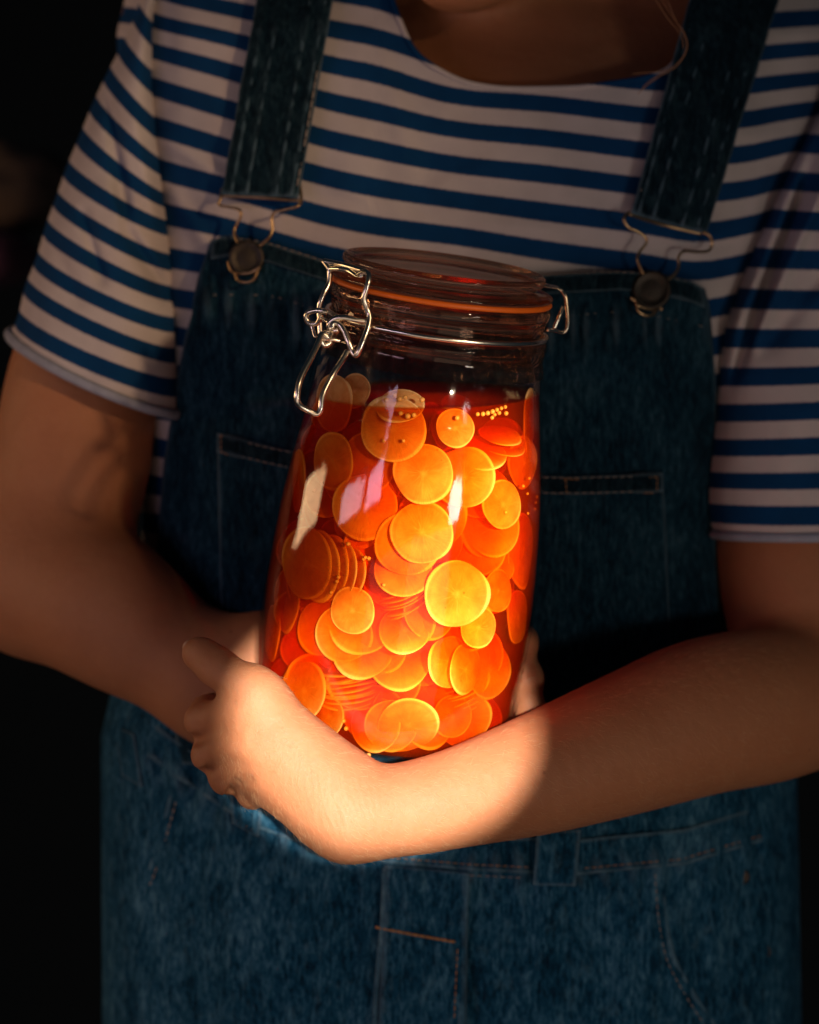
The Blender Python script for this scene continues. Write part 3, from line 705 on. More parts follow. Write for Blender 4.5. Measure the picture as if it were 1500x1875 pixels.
# bib facing hem, pockets on the chest
def hem(u, v):
    x, py = bibf(u, 0); _, p2 = bibf(u, 0); return x, py + v * 34 + 1
sheet('bib_hem', hem, 120, 10, M['denim_shaded'], .0085, wr=wr_bib, edge=-1)
def strapwr(px, py): return .0005 * nz(px * .05, py * .02, 9)
def strap(tl, tr_, br, bl, ext):
    """corners at the top of the frame and at the buckle; carried on over the shoulder"""
    def f(u, v):
        if v < .35:
            w_ = v / .35; d0 = (tl[0] - bl[0]) / (tl[1] - bl[1]); yy = ext * (1 - w_)
            return tl[0] + d0 * yy * .8 + (tr_[0] - tl[0]) * u, tl[1] + yy
        w_ = (v - .35) / .65
        return (tl[0] * (1 - u) + tr_[0] * u) * (1 - w_) + (bl[0] * (1 - u) + br[0] * u) * w_, (tl[1] * (1 - u) + tr_[1] * u) * (1 - w_) + (bl[1] * (1 - u) + br[1] * u) * w_
    return f
def strap_sheet(f):
    nu, nv = 28, 90; V, Fc = [], []
    for j in range(nv + 1):
        for i in range(nu + 1):
            u, v = i / nu, j / nv; px, py = f(u, v); y = Yf(px, py) - .0075 + wr_shirt(px, py) * .5
            for c0 in (.10, .30, .70, .90): y -= .0011 * math.exp(-((u - c0) / .05) ** 2)
            y += .0007 * nz(px * .06, py * .04, 12)
            V.append(P(px, py, y))
    for j in range(nv):
        for i in range(nu):
            a = j * (nu + 1) + i; Fc.append((a, a + 1, a + nu + 2, a + nu + 1))
    o = pp('strap', V, Fc, M['denim_shaded'], dung); s = o.modifiers.new('s', 'SOLIDIFY'); s.thickness = .003; s.offset = -1
def strap_ridges(f):
    for u in (.10, .30, .70, .90):
        path = []
        for t in np.linspace(.34, .995, 40):
            px, py = f(u, t); path.append(P(px, py, Yf(px, py) - .0112 - .0004 * nz(px * .1, py * .08, 3) + wr_shirt(px, py) * .5))
        v, fc = tube_geo(path, lambda t: .0008 + .0003 * math.sin(t * 60), 8, flat=.7); pp('strap_seam', v, fc, M['denim_seam'], dung)
fL = strap((474, 0), (610, 0), (547, 362), (410, 357), -130); fR = strap((1262, 0), (1422, 0), (1287, 428), (1155, 392), -130)
strap_sheet(fL); strap_sheet(fR); strap_ridges(fL); strap_ridges(fR)
def dash(path_px, off, ln=9, gap=5, r=.00028, base=None):
    """row of stitches along px points lying on the cloth"""
    P2 = catmull([Vector((x, y, 0)) for x, y in path_px], 14) if len(path_px) > 2 else [Vector((path_px[0][0] + (path_px[1][0] - path_px[0][0]) * t / 60, path_px[0][1] + (path_px[1][1] - path_px[0][1]) * t / 60, 0)) for t in range(61)]
    L = [0]
    for a, b in zip(P2, P2[1:]): L.append(L[-1] + (b - a).length)
    def at(s_): return float(np.interp(s_, L, [p.x for p in P2])), float(np.interp(s_, L, [p.y for p in P2]))
    out = []; s_ = 0
    while s_ + ln < L[-1]:
        pts = []
        for t in range(4):
            x, y = at(s_ + ln * t / 3); d_ = (base or (lambda a, b: 0))(x, y)
            pts.append(P(x, y, Yf(x, y) - off - (.00018 if t in (1, 2) else -.0002) + d_))
        out.append(tube_geo(pts, r, 5)); s_ += ln + gap
    return out
def stitch(name, rows, mat):
    g = []
    for row in rows: g += dash(*row[:2], **(row[2] if len(row) > 2 else {}))
    V, Fc = join_geo(g); o = pp(name, V, Fc, mat, dung); tag(o, kind='stuff'); return o
# chest pocket: one wide pocket, open at the top
pk = [(400, 795), (1212, 870), (1236, 1400), (412, 1400)]
def pkf(u, v):
    x = pk[0][0] * (1 - v) + pk[3][0] * v; x2 = pk[1][0] * (1 - v) + pk[2][0] * v
    top = interp([(0, 795), (.15, 825), (.35, 850), (.6, 868), (.8, 874), (1, 868)], u); py = top + (1400 - top) * v
    return x * (1 - u) + x2 * u, py
pocket = sheet('pocket', pkf, 140, 90, M['denim_bib_shaded'], .0090, wr=wr_bib, edge=1)
def pkh(u, v): x, py = pkf(u, 0); return x, py - 2 + v * 34
sheet('pocket_hem', pkh, 120, 8, M['denim_shaded'], .0105, wr=wr_bib, edge=-1)
W_ = lambda x, y: wr_bib(x, y)
pt_top = [pkf(u, 0) for u in np.linspace(.0, 1, 9)]
stitch('pale_stitching', [([(x, y + 2) for x, y in pt_top], .0122, dict(base=W_)), ([(x, y + 30) for x, y in pt_top], .0122, dict(base=W_)),
                     ([(403, 830), (406, 1000), (410, 1250)], .0104, dict(base=W_, ln=11)), ([(1207, 905), (1216, 1050), (1226, 1250)], .0104, dict(base=W_, ln=11)),
                     ([bibf(u, 0) for u in np.linspace(.02, .98, 12)], .0104, dict(base=W_)), ([(bibf(u, 0)[0], bibf(u, 0)[1] + 100 - 30 * u) for u in np.linspace(.0, 1, 9)], .0076, dict(base=W_, ln=10)),
                     ([fL(.035, t) for t in np.linspace(.36, .99, 8)], .0098, dict(r=.0004, ln=14, gap=3)), ([fL(.955, t) for t in np.linspace(.36, .99, 8)], .0098, dict(r=.00048, ln=16, gap=2)),
                     ([fR(.05, t) for t in np.linspace(.36, .99, 8)], .0098, {}), ([fR(.95, t) for t in np.linspace(.36, .99, 8)], .0098, {})], M['thread_pale'])
stitch('orange_stitching', [([(403, 797), (425, 806)], .0126, dict(base=W_, ln=7, gap=2)), ([(403, 826), (425, 836)], .0126, dict(base=W_, ln=7, gap=2)), ([(404, 797), (405, 830)], .0126, dict(base=W_, ln=7, gap=2)),
                            ([(1178, 874), (1206, 873)], .0128, dict(base=W_, ln=7, gap=2)), ([(1204, 873), (1203, 900)], .0128, dict(base=W_, ln=7, gap=2)), ([(1180, 903), (1204, 902)], .0128, dict(base=W_, ln=7, gap=2)),
                            ([(1032, 877), (1068, 878)], .0128, dict(base=W_, ln=8, gap=2)), ([(1036, 877), (1038, 905)], .0128, dict(base=W_, ln=7, gap=3))], M['thread'])
# waistband, loops, fly, pocket openings
def wbf(u, v): px = 205 + (1445 - 205) * u; return px, interp(WB, px) - 62 * (1 - v) + 6
sheet('waistband', wbf, 200, 14, M['denim'], .0078, wr=wr_den, edge=0)
def tube_on(name, pts, r, off, mat, flat=.6, wr=wr_den):
    P3 = catmull([Vector((x, y, 0)) for x, y in pts], 10); path = [P(p.x, p.y, Yf(p.x, p.y) - off + wr(p.x, p.y)) for p in P3]
    v, f = tube_geo(path, r, 8, flat=flat); return pp(name, v, f, M['denim_worn'], dung)
tube_on('waist_seam', [(x, interp(WB, x) + 4) for x in range(215, 1440, 40)], .0016, .0085, M['denim'])
tube_on('waist_seam', [(x, interp(WB, x) - 56) for x in range(215, 1440, 40)], .0012, .0085, M['denim'])
for a, b, c, d_ in [((985, 1520), (1062, 1520), (1052, 1622), (976, 1620)), ((424, 1430), (484, 1462), (474, 1532), (428, 1508)), ((215, 1330), (248, 1345), (262, 1440), (228, 1420))]:
    sheet('belt_loop', quadf(a, b, c, d_), 16, 20, M['denim'], .0125, wr=wr_flat, edge=1, thick=.0016)
stitch('orange_stitching', [([(980, 1612), (1052, 1616)], .0134, dict(base=wr_flat, ln=11, gap=1, r=.0006)), ([(428, 1500), (474, 1524)], .0134, dict(base=wr_flat, ln=10, gap=1, r=.0007)), ([(232, 1410), (260, 1430)], .0134, dict(base=wr_flat, ln=9, gap=1, r=.0008))], M['thread'])
fly = sheet('fly', quadf((708, 1585), (856, 1598), (848, 2000), (690, 2000)), 50, 90, M['denim'], .0082, wr=lambda x, y: wr_den(x, y) * .5 + .0016 * nz(x * .02, y * .03, 6.1), edge=1)
fw = lambda x, y: wr_den(x, y) * .5 + .0016 * nz(x * .02, y * .03, 6.1)
tube_on('fly_seam', [(705, 1590), (699, 1700), (690, 1800), (684, 1900)], .0013, .0098, M['denim'], wr=fw)
tube_on('fly_seam', [(856, 1600), (851, 1700), (846, 1800), (840, 1900)], .0012, .0098, M['denim'], wr=fw)
stitch('orange_stitching', [([(688, 1698), (760, 1712), (845, 1727)], .0100, dict(base=fw, ln=12, gap=1.5, r=.00075)), ([(838, 1738), (835, 1800), (832, 1870)], .0098, dict(base=fw, ln=9, gap=4, r=.0003)),
                            ([(x, interp(WB, x) - 4) for x in range(700, 980, 30)], .0100, dict(base=wr_den, ln=9, gap=4)), ([(x, interp(WB, x) - 4) for x in range(1070, 1440, 30)], .0100, dict(base=wr_den, ln=9, gap=4))], M['thread'])
tube_on('pocket_edge', [(1208, 1592), (1215, 1680), (1232, 1755), (1270, 1825), (1320, 1900)], .0022, .0062, M['denim'])
tube_on('pocket_edge', [(325, 1425), (305, 1500), (285, 1570), (255, 1640), (215, 1675)], .0022, .0062, M['denim'])
stitch('pale_stitching', [([(1200, 1600), (1206, 1680), (1222, 1758), (1260, 1830), (1310, 1905)], .0078, dict(base=wr_den)), ([(330, 1440), (312, 1505), (292, 1575), (262, 1645), (225, 1682)], .0078, dict(base=wr_den, r=.0004)),
                          ([(x, interp(WB, x) + 16) for x in range(860, 980, 24)], .0078, dict(base=wr_den))], M['thread_pale'])
tube_on('side_seam', [(250, 1360), (240, 1450), (232, 1560), (225, 1700), (220, 1900)], .0018, .0060, M['denim'])
def disc_on(name, px, py, r, off, mat, parent=None, h=.002):
    c = P(px, py, Yf(px, py) - off); V, Fc = [c + Vector((0, -h * 1.1, 0))], []; n = 36
    prof = [(.45, h * 1.05), (.72, h * .8), (.80, h * 1.2), (.93, h * 1.15), (1, h * .6), (.96, -.001)]
    for rr, hh in prof:
        for i in range(n): a = 2 * math.pi * i / n; V.append(c + Vector((math.cos(a) * r * rr, -hh, math.sin(a) * r * rr)))
    for i in range(n): Fc.append((0, 1 + i, 1 + (i + 1) % n))
    for j in range(len(prof) - 1):
        for i in range(n): a = 1 + j * n + i; b = 1 + j * n + (i + 1) % n; Fc.append((a, a + n, b + n, b))
    return pp(name, V, Fc, mat, parent or dung)
disc_on('button', 452, 472, .0098, .0125, M['button']); disc_on('button', 1193, 531, .0108, .0125, M['button'])
disc_on('rivet', 1358, 1605, .0045, .006, M['button']); disc_on('rivet', 1397, 1742, .0045, .006, M['button'])
def buckle(paths):
    g = []
    for pth, r in paths: g.append(tube_geo(catmull([P(x, y, Yf(x, y) - o_) for x, y, o_ in pth], 8), r, 8))
    V, Fc = join_geo(g); pp('buckle', V, Fc, M['brass'], dung)
buckle([([(548, 330, .006), (552, 365, .009), (545, 377, .013), (520, 384, .013), (503, 388, .013), (498, 400, .013), (499, 420, .013), (492, 436, .014), (476, 450, .015)], .00085),
        ([(407, 345, .008), (404, 362, .012), (402, 375, .013), (420, 379, .013), (438, 384, .013), (441, 396, .013), (433, 412, .013), (429, 425, .014), (437, 446, .015)], .00085),
        ([(405, 358, .010), (480, 362, .005), (550, 368, .010)], .0009),
        ([(418, 478, .014), (424, 495, .0145), (440, 500, .015), (458, 499, .015), (476, 490, .0145)], .0009), ([(430, 498, .015), (436, 512, .016), (450, 517, .0165), (464, 512, .016), (472, 495, .015)], .0009)])
buckle([([(1152, 388, .010), (1143, 400, .013), (1150, 415, .013), (1168, 424, .013), (1182, 434, .013), (1183, 446, .013), (1171, 462, .013), (1168, 478, .014), (1178, 502, .015)], .00085),
        ([(1282, 424, .010), (1298, 430, .013), (1304, 445, .013), (1298, 459, .013), (1275, 461, .013), (1253, 460, .013), (1243, 470, .013), (1243, 488, .014), (1236, 502, .015), (1219, 515, .015)], .00085),
        ([(1152, 392, .010), (1215, 412, .005), (1285, 428, .010)], .0009),
        ([(1155, 545, .014), (1163, 551, .0145), (1170, 560, .015), (1190, 566, .015), (1212, 562, .0145)], .0009), ([(1164, 553, .015), (1170, 570, .016), (1185, 578, .0165), (1198, 574, .016), (1206, 562, .015), (1212, 567, .015)], .0009)])
# ------------------------------------------------------------------ THE JAR
BETA, ALPHA, LJ = 7.8, 11.0, .251
axv = Vector((math.sin(R_(BETA)) * math.cos(R_(ALPHA)), -math.sin(R_(ALPHA)), math.cos(R_(BETA)) * math.cos(R_(ALPHA))))
JT = P(815, 483, -.020); JB = JT - axv * LJ
jy = (Vector((0, 1, 0)) - axv * axv.y).normalized(); jx = jy.cross(axv)
MJ = Matrix.Translation(JB) @ Matrix((jx, jy, axv)).transposed().to_4x4(); MJI = MJ.inverted()
jar = empty('glass_jar', (0, 0, 0), 'large clip-top glass jar full of orange slices held against the bib', 'jar'); jar.matrix_world = MJ
OUT = [(0, 0), (.030, .0006), (.046, .0002), (.054, .0), (.0595, .002), (.0635, .006), (.0660, .012), (.0673, .022), (.0682, .034), (.0700, .055), (.0706, .075), (.0700, .095), (.0684, .120), (.0666, .137),
       (.0645, .152), (.0620, .168), (.0600, .182), (.0585, .194), (.0572, .203), (.0562, .2085), (.0566, .2120), (.0572, .2150), (.0566, .2175), (.0548, .2200), (.0545, .2235), (.0550, .2270), (.0562, .2300), (.0566, .2330), (.0560, .2350)]
INN = [(0, .0065), (.030, .0062), (.052, .0055), (.0600, .0075), (.0640, .014), (.0660, .026), (.0677, .045), (.0694, .075), (.0688, .095), (.0672, .120), (.0654, .137), (.0633, .152), (.0608, .168), (.0587, .182), (.0567, .194), (.0545, .203), (.0520, .212), (.0505, .222), (.0500, .2350)]
rin = sorted([(h, r) for r, h in INN[3:]]); rout = sorted([(h, r) for r, h in OUT[5:]])
def r_in(h): return float(np.interp(h, [a for a, _ in rin], [b for _, b in rin]))
def r_out(h): return float(np.interp(h, [a for a, _ in rout], [b for _, b in rout]))
def dense(prof, n=3):
    P3 = catmull([Vector((r, 0, h)) for r, h in prof], n); return [(max(0, p.x), p.z) for p in P3]
def lathe(prof, n=128, closed=False, hfun=None):
    V, Fc = [], []; rings = []
    for r, h in prof:
        if r < 1e-6: rings.append([len(V)]); V.append(Vector((0, 0, h)))
        else:
            rings.append(list(range(len(V), len(V) + n)))
            for i in range(n): a = 2 * math.pi * i / n; V.append(Vector((r * math.cos(a), r * math.sin(a), h)))
    pairs = list(zip(rings, rings[1:])) + ([(rings[-1], rings[0])] if closed else [])
    for A, B in pairs:
        for i in range(n):
            j = (i + 1) % n
            if len(A) == 1 and len(B) == 1: continue
            if len(A) == 1: Fc.append((A[0], B[j], B[i]))
            elif len(B) == 1: Fc.append((A[i], A[j], B[0]))
            else: Fc.append((A[i], A[j], B[j], B[i]))
    return V, Fc
def jp(name, V, Fc, mat, parent=None):
    o = mesh_obj(name, V, Fc, mat); o.parent = parent or jar; return o
def fixn(o):
    bm = bmesh.new(); bm.from_mesh(o.data); bmesh.ops.recalc_face_normals(bm, faces=bm.faces); bm.to_mesh(o.data); bm.free()
HS = .199   # above this height the wall is thick refracting glass
prof = dense(OUT) + [(.0545, .2360), (.0520, .2360)] + dense(INN)[::-1]
V, Fc = lathe(prof)
gb = jp('jar_body', V, Fc, M['glass']); gb.data.materials.append(M['thick'])
for p in gb.data.polygons:
    if p.center.z > HS: p.material_index = 1
fixn(gb)
V, Fc = lathe(dense([(.0560, .2360), (.0568, .2370), (.0560, .2386), (.0545, .2388), (.0500, .2388), (.0498, .2362), (.0540, .2361)], 2), closed=True); o = jp('rubber_seal', V, Fc, M['rubber']); fixn(o)
LID = [(0, .2475), (.030, .2477), (.0455, .2480), (.0480, .2500), (.0500, .2510), (.0516, .2500), (.0519, .2480), (.0510, .2462), (.0480, .2450), (.0472, .2440), (.0485, .2428), (.0540, .2422), (.0563, .2412), (.0568, .2400), (.0560, .2389), (.0530, .2388), (.0498, .2388), (.0480, .2370), (.0440, .2375), (.0425, .2410), (.0300, .2425), (0, .2427)]
V, Fc = lathe(dense(LID, 3)); lid = jp('lid', V, Fc, M['lidglass']); fixn(lid)
# --- wire clasp. side of the clasp: the left of the picture, hinge on the right
def J(px, py, y): return MJI @ P(px, py, y)
wires = []
ring = [Vector((math.cos(a) * .0562, math.sin(a) * .0562, .2205)) for a in np.linspace(0, 2 * math.pi, 72, endpoint=False)]
v, f = tube_geo(ring, .0015, 8, closed=True); jp('neck_wire', v, f, M['steel'])
y0 = JT.y
bail = [(606, 520, -.018), (603, 488, -.024), (592, 478, -.032), (612, 486, -.040), (640, 497, -.047), (657, 505, -.054)]
# front wire of the bail (right one) and the wire behind (left one)
fw_ = [(655, 503, -.052), (668, 497, -.058), (675, 502, -.062), (675, 515, -.064), (670, 532, -.064), (667, 548, -.063), (672, 565, -.062), (677, 580, -.062), (674, 600, -.063), (666, 622, -.064), (657, 642, -.064), (652, 650, -.063), (645, 643, -.062), (638, 625, -.062), (630, 605, -.061), (621, 594, -.060), (611, 591, -.060), (607, 601, -.060)]
bw_ = [(593, 478, -.034), (602, 490, -.036), (604, 500, -.036), (602, 520, -.036), (594, 536, -.037), (587, 552, -.037), (585, 568, -.036), (586, 590, -.036), (587, 612, -.036)]
br_ = [(593, 478, -.034), (615, 482, -.038), (637, 487, -.044), (668, 496, -.056)]
b2_ = [(604, 492, -.036), (622, 492, -.042), (640, 496, -.046), (656, 506, -.052), (664, 505, -.056)]
g = [tube_geo(catmull([J(*p) for p in pth], 7), r, 10) for pth, r in ((fw_, .00155), (bw_, .0014), (br_, .0014), (b2_, .0014))]
Vc, Fcc = join_geo(g); clasp = jp('wire_bail', Vc, Fcc, M['steel'])
lev = [(607, 612, -.060), (601, 618, -.062), (590, 612, -.063), (582, 630, -.066), (570, 655, -.070), (555, 683, -.074), (547, 705, -.076), (544, 730, -.076), (550, 743, -.074), (565, 752, -.072), (580, 758, -.071), (587, 750, -.071), (590, 728, -.071), (598, 708, -.070), (612, 682, -.068), (628, 657, -.064), (636, 643, -.062)]
lev2 = [(590, 612, -.063), (598, 609, -.061), (605, 615, -.060), (604, 628, -.060), (594, 632, -.061), (588, 624, -.062)]
hk1 = [(600, 572, -.050), (590, 569, -.050), (575, 569, -.048), (563, 574, -.046), (561, 583, -.045), (567, 592, -.045), (580, 592, -.046), (586, 583, -.048), (588, 576, -.049)]
hk2 = [(567, 590, -.045), (572, 600, -.045), (578, 618, -.046)]
hk3 = [(672, 588, -.060), (650, 585, -.061), (632, 581, -.061), (614, 583, -.060), (604, 592, -.059), (604, 602, -.058), (612, 606, -.058), (620, 604, -.059)]
hk4 = [(585, 580, -.046), (595, 586, -.054), (604, 590, -.058)]
hk5 = [(592, 621, -.062), (610, 622, -.061), (622, 624, -.060)]
g = [tube_geo(catmull([J(*p) for p in pth], 7), r, 10) for pth, r in ((lev, .00155), (lev2, .0014), (hk5, .001))]
Vc, Fcc = join_geo(g); jp('clasp_lever', Vc, Fcc, M['steel'])
g = [tube_geo(catmull([J(*p) for p in pth], 7), r, 10) for pth, r in ((hk1, .0014), (hk2, .001), (hk3, .00155), (hk4, .001))]
Vc, Fcc = join_geo(g); jp('wire_hook', Vc, Fcc, M['steel'])
hg = [[(985, 520, -.02), (1005, 524, -.01), (1024, 529, .0), (1035, 542, .0), (1039, 570, .0), (1040, 590, .0), (1037, 604, .0), (1030, 609, .0), (1018, 606, -.004), (1002, 604, -.008)], [(1032, 562, -.004), (1024, 580, -.006), (1015, 601, -.006)]]
g = [tube_geo(catmull([J(*p) for p in pth], 7), .0011, 10) for pth in hg]; Vc, Fcc = join_geo(g); jp('hinge_wire', Vc, Fcc, M['steel'])
# --- brine: fills the jar, its top level by gravity (tilted in this frame)
upg = Vector((0, -math.sin(R_(PITCH)), math.cos(R_(PITCH)))); LV = P(790, 719, -.0)
upl = (MJI.to_3x3() @ upg).normalized(); Ll = MJI @ LV
n = 128; profb = [(0, .0068), (.030, .0065), (.0515, .0059), (.0590, .0080), (.0630, .0143)] + [(r_in(h) - .0004, h) for h in np.linspace(.026, .165, 22)]
V, Fc = lathe(profb, n); ring0 = list(range(len(V) - n, len(V)))
for stp in (.5, 1.0):
    base_i = len(V)
    for i in range(n):
        a = 2 * math.pi * i / n; h = .178
        for _ in range(4):
            r = r_in(h) - .0004; x, y = r * math.cos(a), r * math.sin(a); h = Ll.z - ((x - Ll.x) * upl.x + (y - Ll.y) * upl.y) / upl.z
            h = max(.168, min(.205, h))
        hh = .165 + (h + .0012 - .165) * stp; r = r_in(hh) - .0004; V.append(Vector((r * math.cos(a), r * math.sin(a), hh)))
    prev = ring0; ring0 = list(range(base_i, base_i + n))
    for i in range(n): Fc.append((prev[i], prev[(i + 1) % n], ring0[(i + 1) % n], ring0[i]))
for k_ in (.955, .6):      # meniscus, then the flat surface
    base_i = len(V)
    for i in range(n):
        p = V[ring0[i]] if k_ == .955 else V[ring0[i]]; sc = k_ if k_ == .955 else k_ / .955
        x, y = p.x * sc, p.y * sc; V.append(Vector((x, y, Ll.z - ((x - Ll.x) * upl.x + (y - Ll.y) * upl.y) / upl.z)))
    prev = ring0; ring0 = list(range(base_i, base_i + n))
    for i in range(n): Fc.append((prev[i], prev[(i + 1) % n], ring0[(i + 1) % n], ring0[i]))
V.append(Vector((0, 0, Ll.z + (Ll.x * upl.x + Ll.y * upl.y) / upl.z))); c_ = len(V) - 1
for i in range(n): Fc.append((ring0[i], ring0[(i + 1) % n], c_))
brine = mesh_obj('pickling_brine', V, Fc, M['brine']); fixn(brine); brine.matrix_world = MJ
tag(brine, 'clear red pickling brine filling the jar up to its shoulder', 'liquid')
# --- slices
def slice_mesh(k_, notch=False, hollow=False):
    rs = random.Random(k_); n = 56; V, Fc = [], []; ph = [rs.uniform(0, 6.28) for _ in range(4)]; am = [rs.uniform(.01, .055), rs.uniform(0, .032), rs.uniform(0, .018), .008]
    bend = rs.uniform(-.06, .10); tw = rs.uniform(0, 3.14)
    def rad(a): return 1 + sum(am[i] * math.sin((i + 2) * a + ph[i]) for i in range(4))
    rr = [0, .3, .6, .85, .96, 1.0]; T = .034
    top, bot = [], []
    for side in (1, -1):
        rows = []
        for r in rr:
            if r == 0: rows.append([len(V)]); V.append(Vector((0, 0, side * T))); continue
            row = []
            for i in range(n):
                a = 2 * math.pi * i / n; q_ = r * rad(a); x, y = q_ * math.cos(a), q_ * math.sin(a)
                th = T * (1 if r < .95 else (.8 if r < .99 else .45)); u = x * math.cos(tw) + y * math.sin(tw)
                row.append(len(V)); V.append(Vector((x, y, side * th - bend * u * u + .02 * math.sin(3 * a + ph[1]) * r * r)))
            rows.append(row)
        V[rows[0][0]].z = side * T
        for A, B in zip(rows, rows[1:]):
            for i in range(n):
                j = (i + 1) % n
                q_ = (A[0], B[i], B[j]) if len(A) == 1 else (A[i], B[i], B[j], A[j])
                Fc.append(q_ if side > 0 else q_[::-1])
        (top if side > 0 else bot).extend(rows[-1])
    for i in range(n): j = (i + 1) % n; Fc.append((top[i], bot[i], bot[j], top[j]))
    me = bpy.data.meshes.new('radish_slice'); me.from_pydata([tuple(v) for v in V], [], Fc); me.update(); me.polygons.foreach_set('use_smooth', [True] * len(me.polygons)); me.materials.append(M['slice']); return me
SM = [slice_mesh(i) for i in range(12)]
def place_slice(pos, nrm, R, label, group='vegetable slices packed in the jar', k_=None):
    me = SM[(k_ if k_ is not None else random.randrange(12)) % 12]; o = bpy.data.objects.new('radish_slice', me); C.objects.link(o)
    z = nrm.normalized(); u_ = z.orthogonal().normalized(); w_ = z.cross(u_)
    for _ in range(6):      # keep the whole rim inside the glass
        worst = 0; wd = None
        for i_ in range(12):
            q_ = MJI @ (pos + (u_ * math.cos(i_ * .5236) + w_ * math.sin(i_ * .5236)) * R * 1.04 + Vector((0, -.0012, 0))); ex = math.hypot(q_.x, q_.y) - (r_in(q_.z) - .0016)
            if ex > worst: worst = ex; wd = Vector((q_.x, q_.y, 0)).normalized()
        if wd is None: break
        pos = pos - (MJ.to_3x3() @ wd) * worst * .9
    x = Vector((random.random() - .5, random.random() - .5, random.random() - .5)).cross(z).normalized(); y = z.cross(x)
    sc = R; tz = .0105 / R * .9 if R < .012 else 1.0
    o.matrix_world = Matrix.Translation(pos) @ Matrix((x, y, z)).transposed().to_4x4() @ Matrix.Diagonal((sc, sc, sc * min(1.15, tz), 1))
    tag(o, label, 'vegetable slice', group); return o
def on_wall(px, py, inset):
    """point on the ray through the pixel whose distance from the jar axis is inner wall minus inset (front side)"""
    best = None
    ylo = -.12; prev = None
    for i in range(400):
        y = ylo + i * .0006; q_ = MJI @ P(px, py, y); r = math.hypot(q_.x, q_.y) - (r_in(q_.z) - inset)
        if r < 0: return P(px, py, y)
        if best is None or r < best[0]: best = (r, y)
    return P(px, py, best[1])
FR = [ # px, py, rx, ry, inset mm, label
 (716, 786, 62, 56, 5.5, 'large orange slice just under the brine line with three seeds on its top edge'), (776, 868, 56, 53, 5, 'round orange slice overlapping a second slice, upper middle of the jar'),
 (850, 874, 58, 56, 8.5, 'orange slice behind the bright white reflection, right of the upper middle slice'), (922, 924, 36, 46, 5, 'small oval red-orange slice alone near the right wall of the jar'),
 (774, 976, 58, 57, 5, 'round orange slice with a tiny black fleck at the middle of the jar'), (744, 998, 58, 58, 8, 'slice showing as a crescent behind the flecked middle slice'),
 (665, 928, 62, 60, 7, 'orange slice under the pink window reflections'), (610, 844, 38, 52, 5, 'red-orange oval slice by the left wall below the clasp lever'),
 (603, 738, 36, 54, 5, 'bright orange slice at the brine surface behind the clasp lever'), (676, 846, 52, 56, 10, 'slice half hidden above the pink window reflections'),
 (596, 902, 50, 44, 9, 'dark red slice below the oval slice on the left wall'), (560, 1030, 46, 68, 6, 'large deep red slice in front of the tall stack at left'),
 (582, 1036, 40, 66, 8, 'second slice of the tall stack at left'), (600, 1040, 34, 62, 10, 'third slice of the tall stack at left'), (622, 1044, 28, 56, 10, 'fourth slice of the tall stack at left'), (640, 1048, 22, 50, 11, 'last slice of the tall stack at left'),
 (738, 1042, 54, 48, 10, 'pale orange slice below the flecked middle slice'), (838, 1088, 58, 64, 5, 'big bright yellow slice with a white star core at right of centre'),
 (912, 1082, 26, 40, 7, 'narrow orange slice tucked behind the big yellow slice at right'), (880, 1150, 36, 38, 4, 'small glossy orange slice overlapping the big yellow slice from below'),
 (646, 1118, 41, 44, 4.5, 'small round yellow-orange slice on top of the larger slices at lower left'), (630, 1160, 54, 54, 8, 'large orange slice beneath the small round one at lower left'),
 (590, 1150, 46, 52, 11, 'red slice behind the lower left cluster'), (662, 1190, 58, 52, 10.5, 'slice whose lower rim curves under the lower left cluster'),
 (744, 1160, 48, 41, 4.5, 'small bright yellow slice with white rays, centre of the lower jar'), (734, 1214, 58, 50, 8, 'wide yellow slice below the small white-rayed one'),
 (822, 1214, 32, 50, 7, 'yellow slice standing on edge between the wide slice and the right cluster'), (856, 1228, 26, 46, 5.5, 'narrow yellow slice leaning on the large red-orange one at lower right'),
 (908, 1228, 42, 55, 5, 'large red-orange slice near the right wall above the forearm'), (750, 1330, 57, 46, 5, 'bright yellow slice with brown spots at the bottom front of the jar'),
 (716, 1329, 50, 47, 8, 'middle slice of the fanned three at the bottom'), (688, 1327, 45, 50, 11, 'left slice of the fanned three at the bottom'),
 (866, 1322, 54, 50, 5, 'orange slice at the bottom right just above the forearm'), (828, 1312, 38, 40, 10, 'slice behind the bottom right orange slice'),
 (556, 1264, 38, 56, 5, 'orange oval slice beside the hand at the bottom left'), (602, 1312, 24, 38, 7, 'small yellow-orange slice behind the oval one beside the hand'),
 (898, 836, 50, 22, 8, 'flat red slice lying tilted below the row of seeds'), (966, 848, 28, 50, 5, 'dark red slice against the upper right wall'),
 (978, 770, 12, 56, 4, 'slice seen nearly edge-on at the right end of the brine line'), (966, 1010, 25, 70, 5, 'tall dark red slice along the middle of the right wall'),
 (948, 1130, 20, 50, 6, 'dark red slice below the tall one on the right wall'), (915, 1040, 30, 30, 11, 'small orange slice above the narrow one at right'),
 (902, 965, 56, 52, 12, 'large orange slice behind the small oval one at right'), (834, 784, 36, 33, 5, 'translucent red curled slice below the brine line'),
 (500, 1160, 14, 52, 5, 'slice seen edge-on by the lower left wall'), (526, 1100, 22, 60, 8, 'dark slice between the stack and the left wall'),
 (650, 716, 32, 30, 12, 'dim slice poking up to the surface right of the clasp'), (545, 880, 12, 60, 5, 'dark edge-on slice on the upper left wall'),
 (730, 745, 46, 22, 9, 'slice edge breaking the surface with loose seeds lying on it'), (930, 800, 40, 12, 8, 'thin red slice seen edge-on right of the curled one'), (935, 822, 42, 10, 9, 'lower thin red slice seen edge-on right of the curled one'),
]
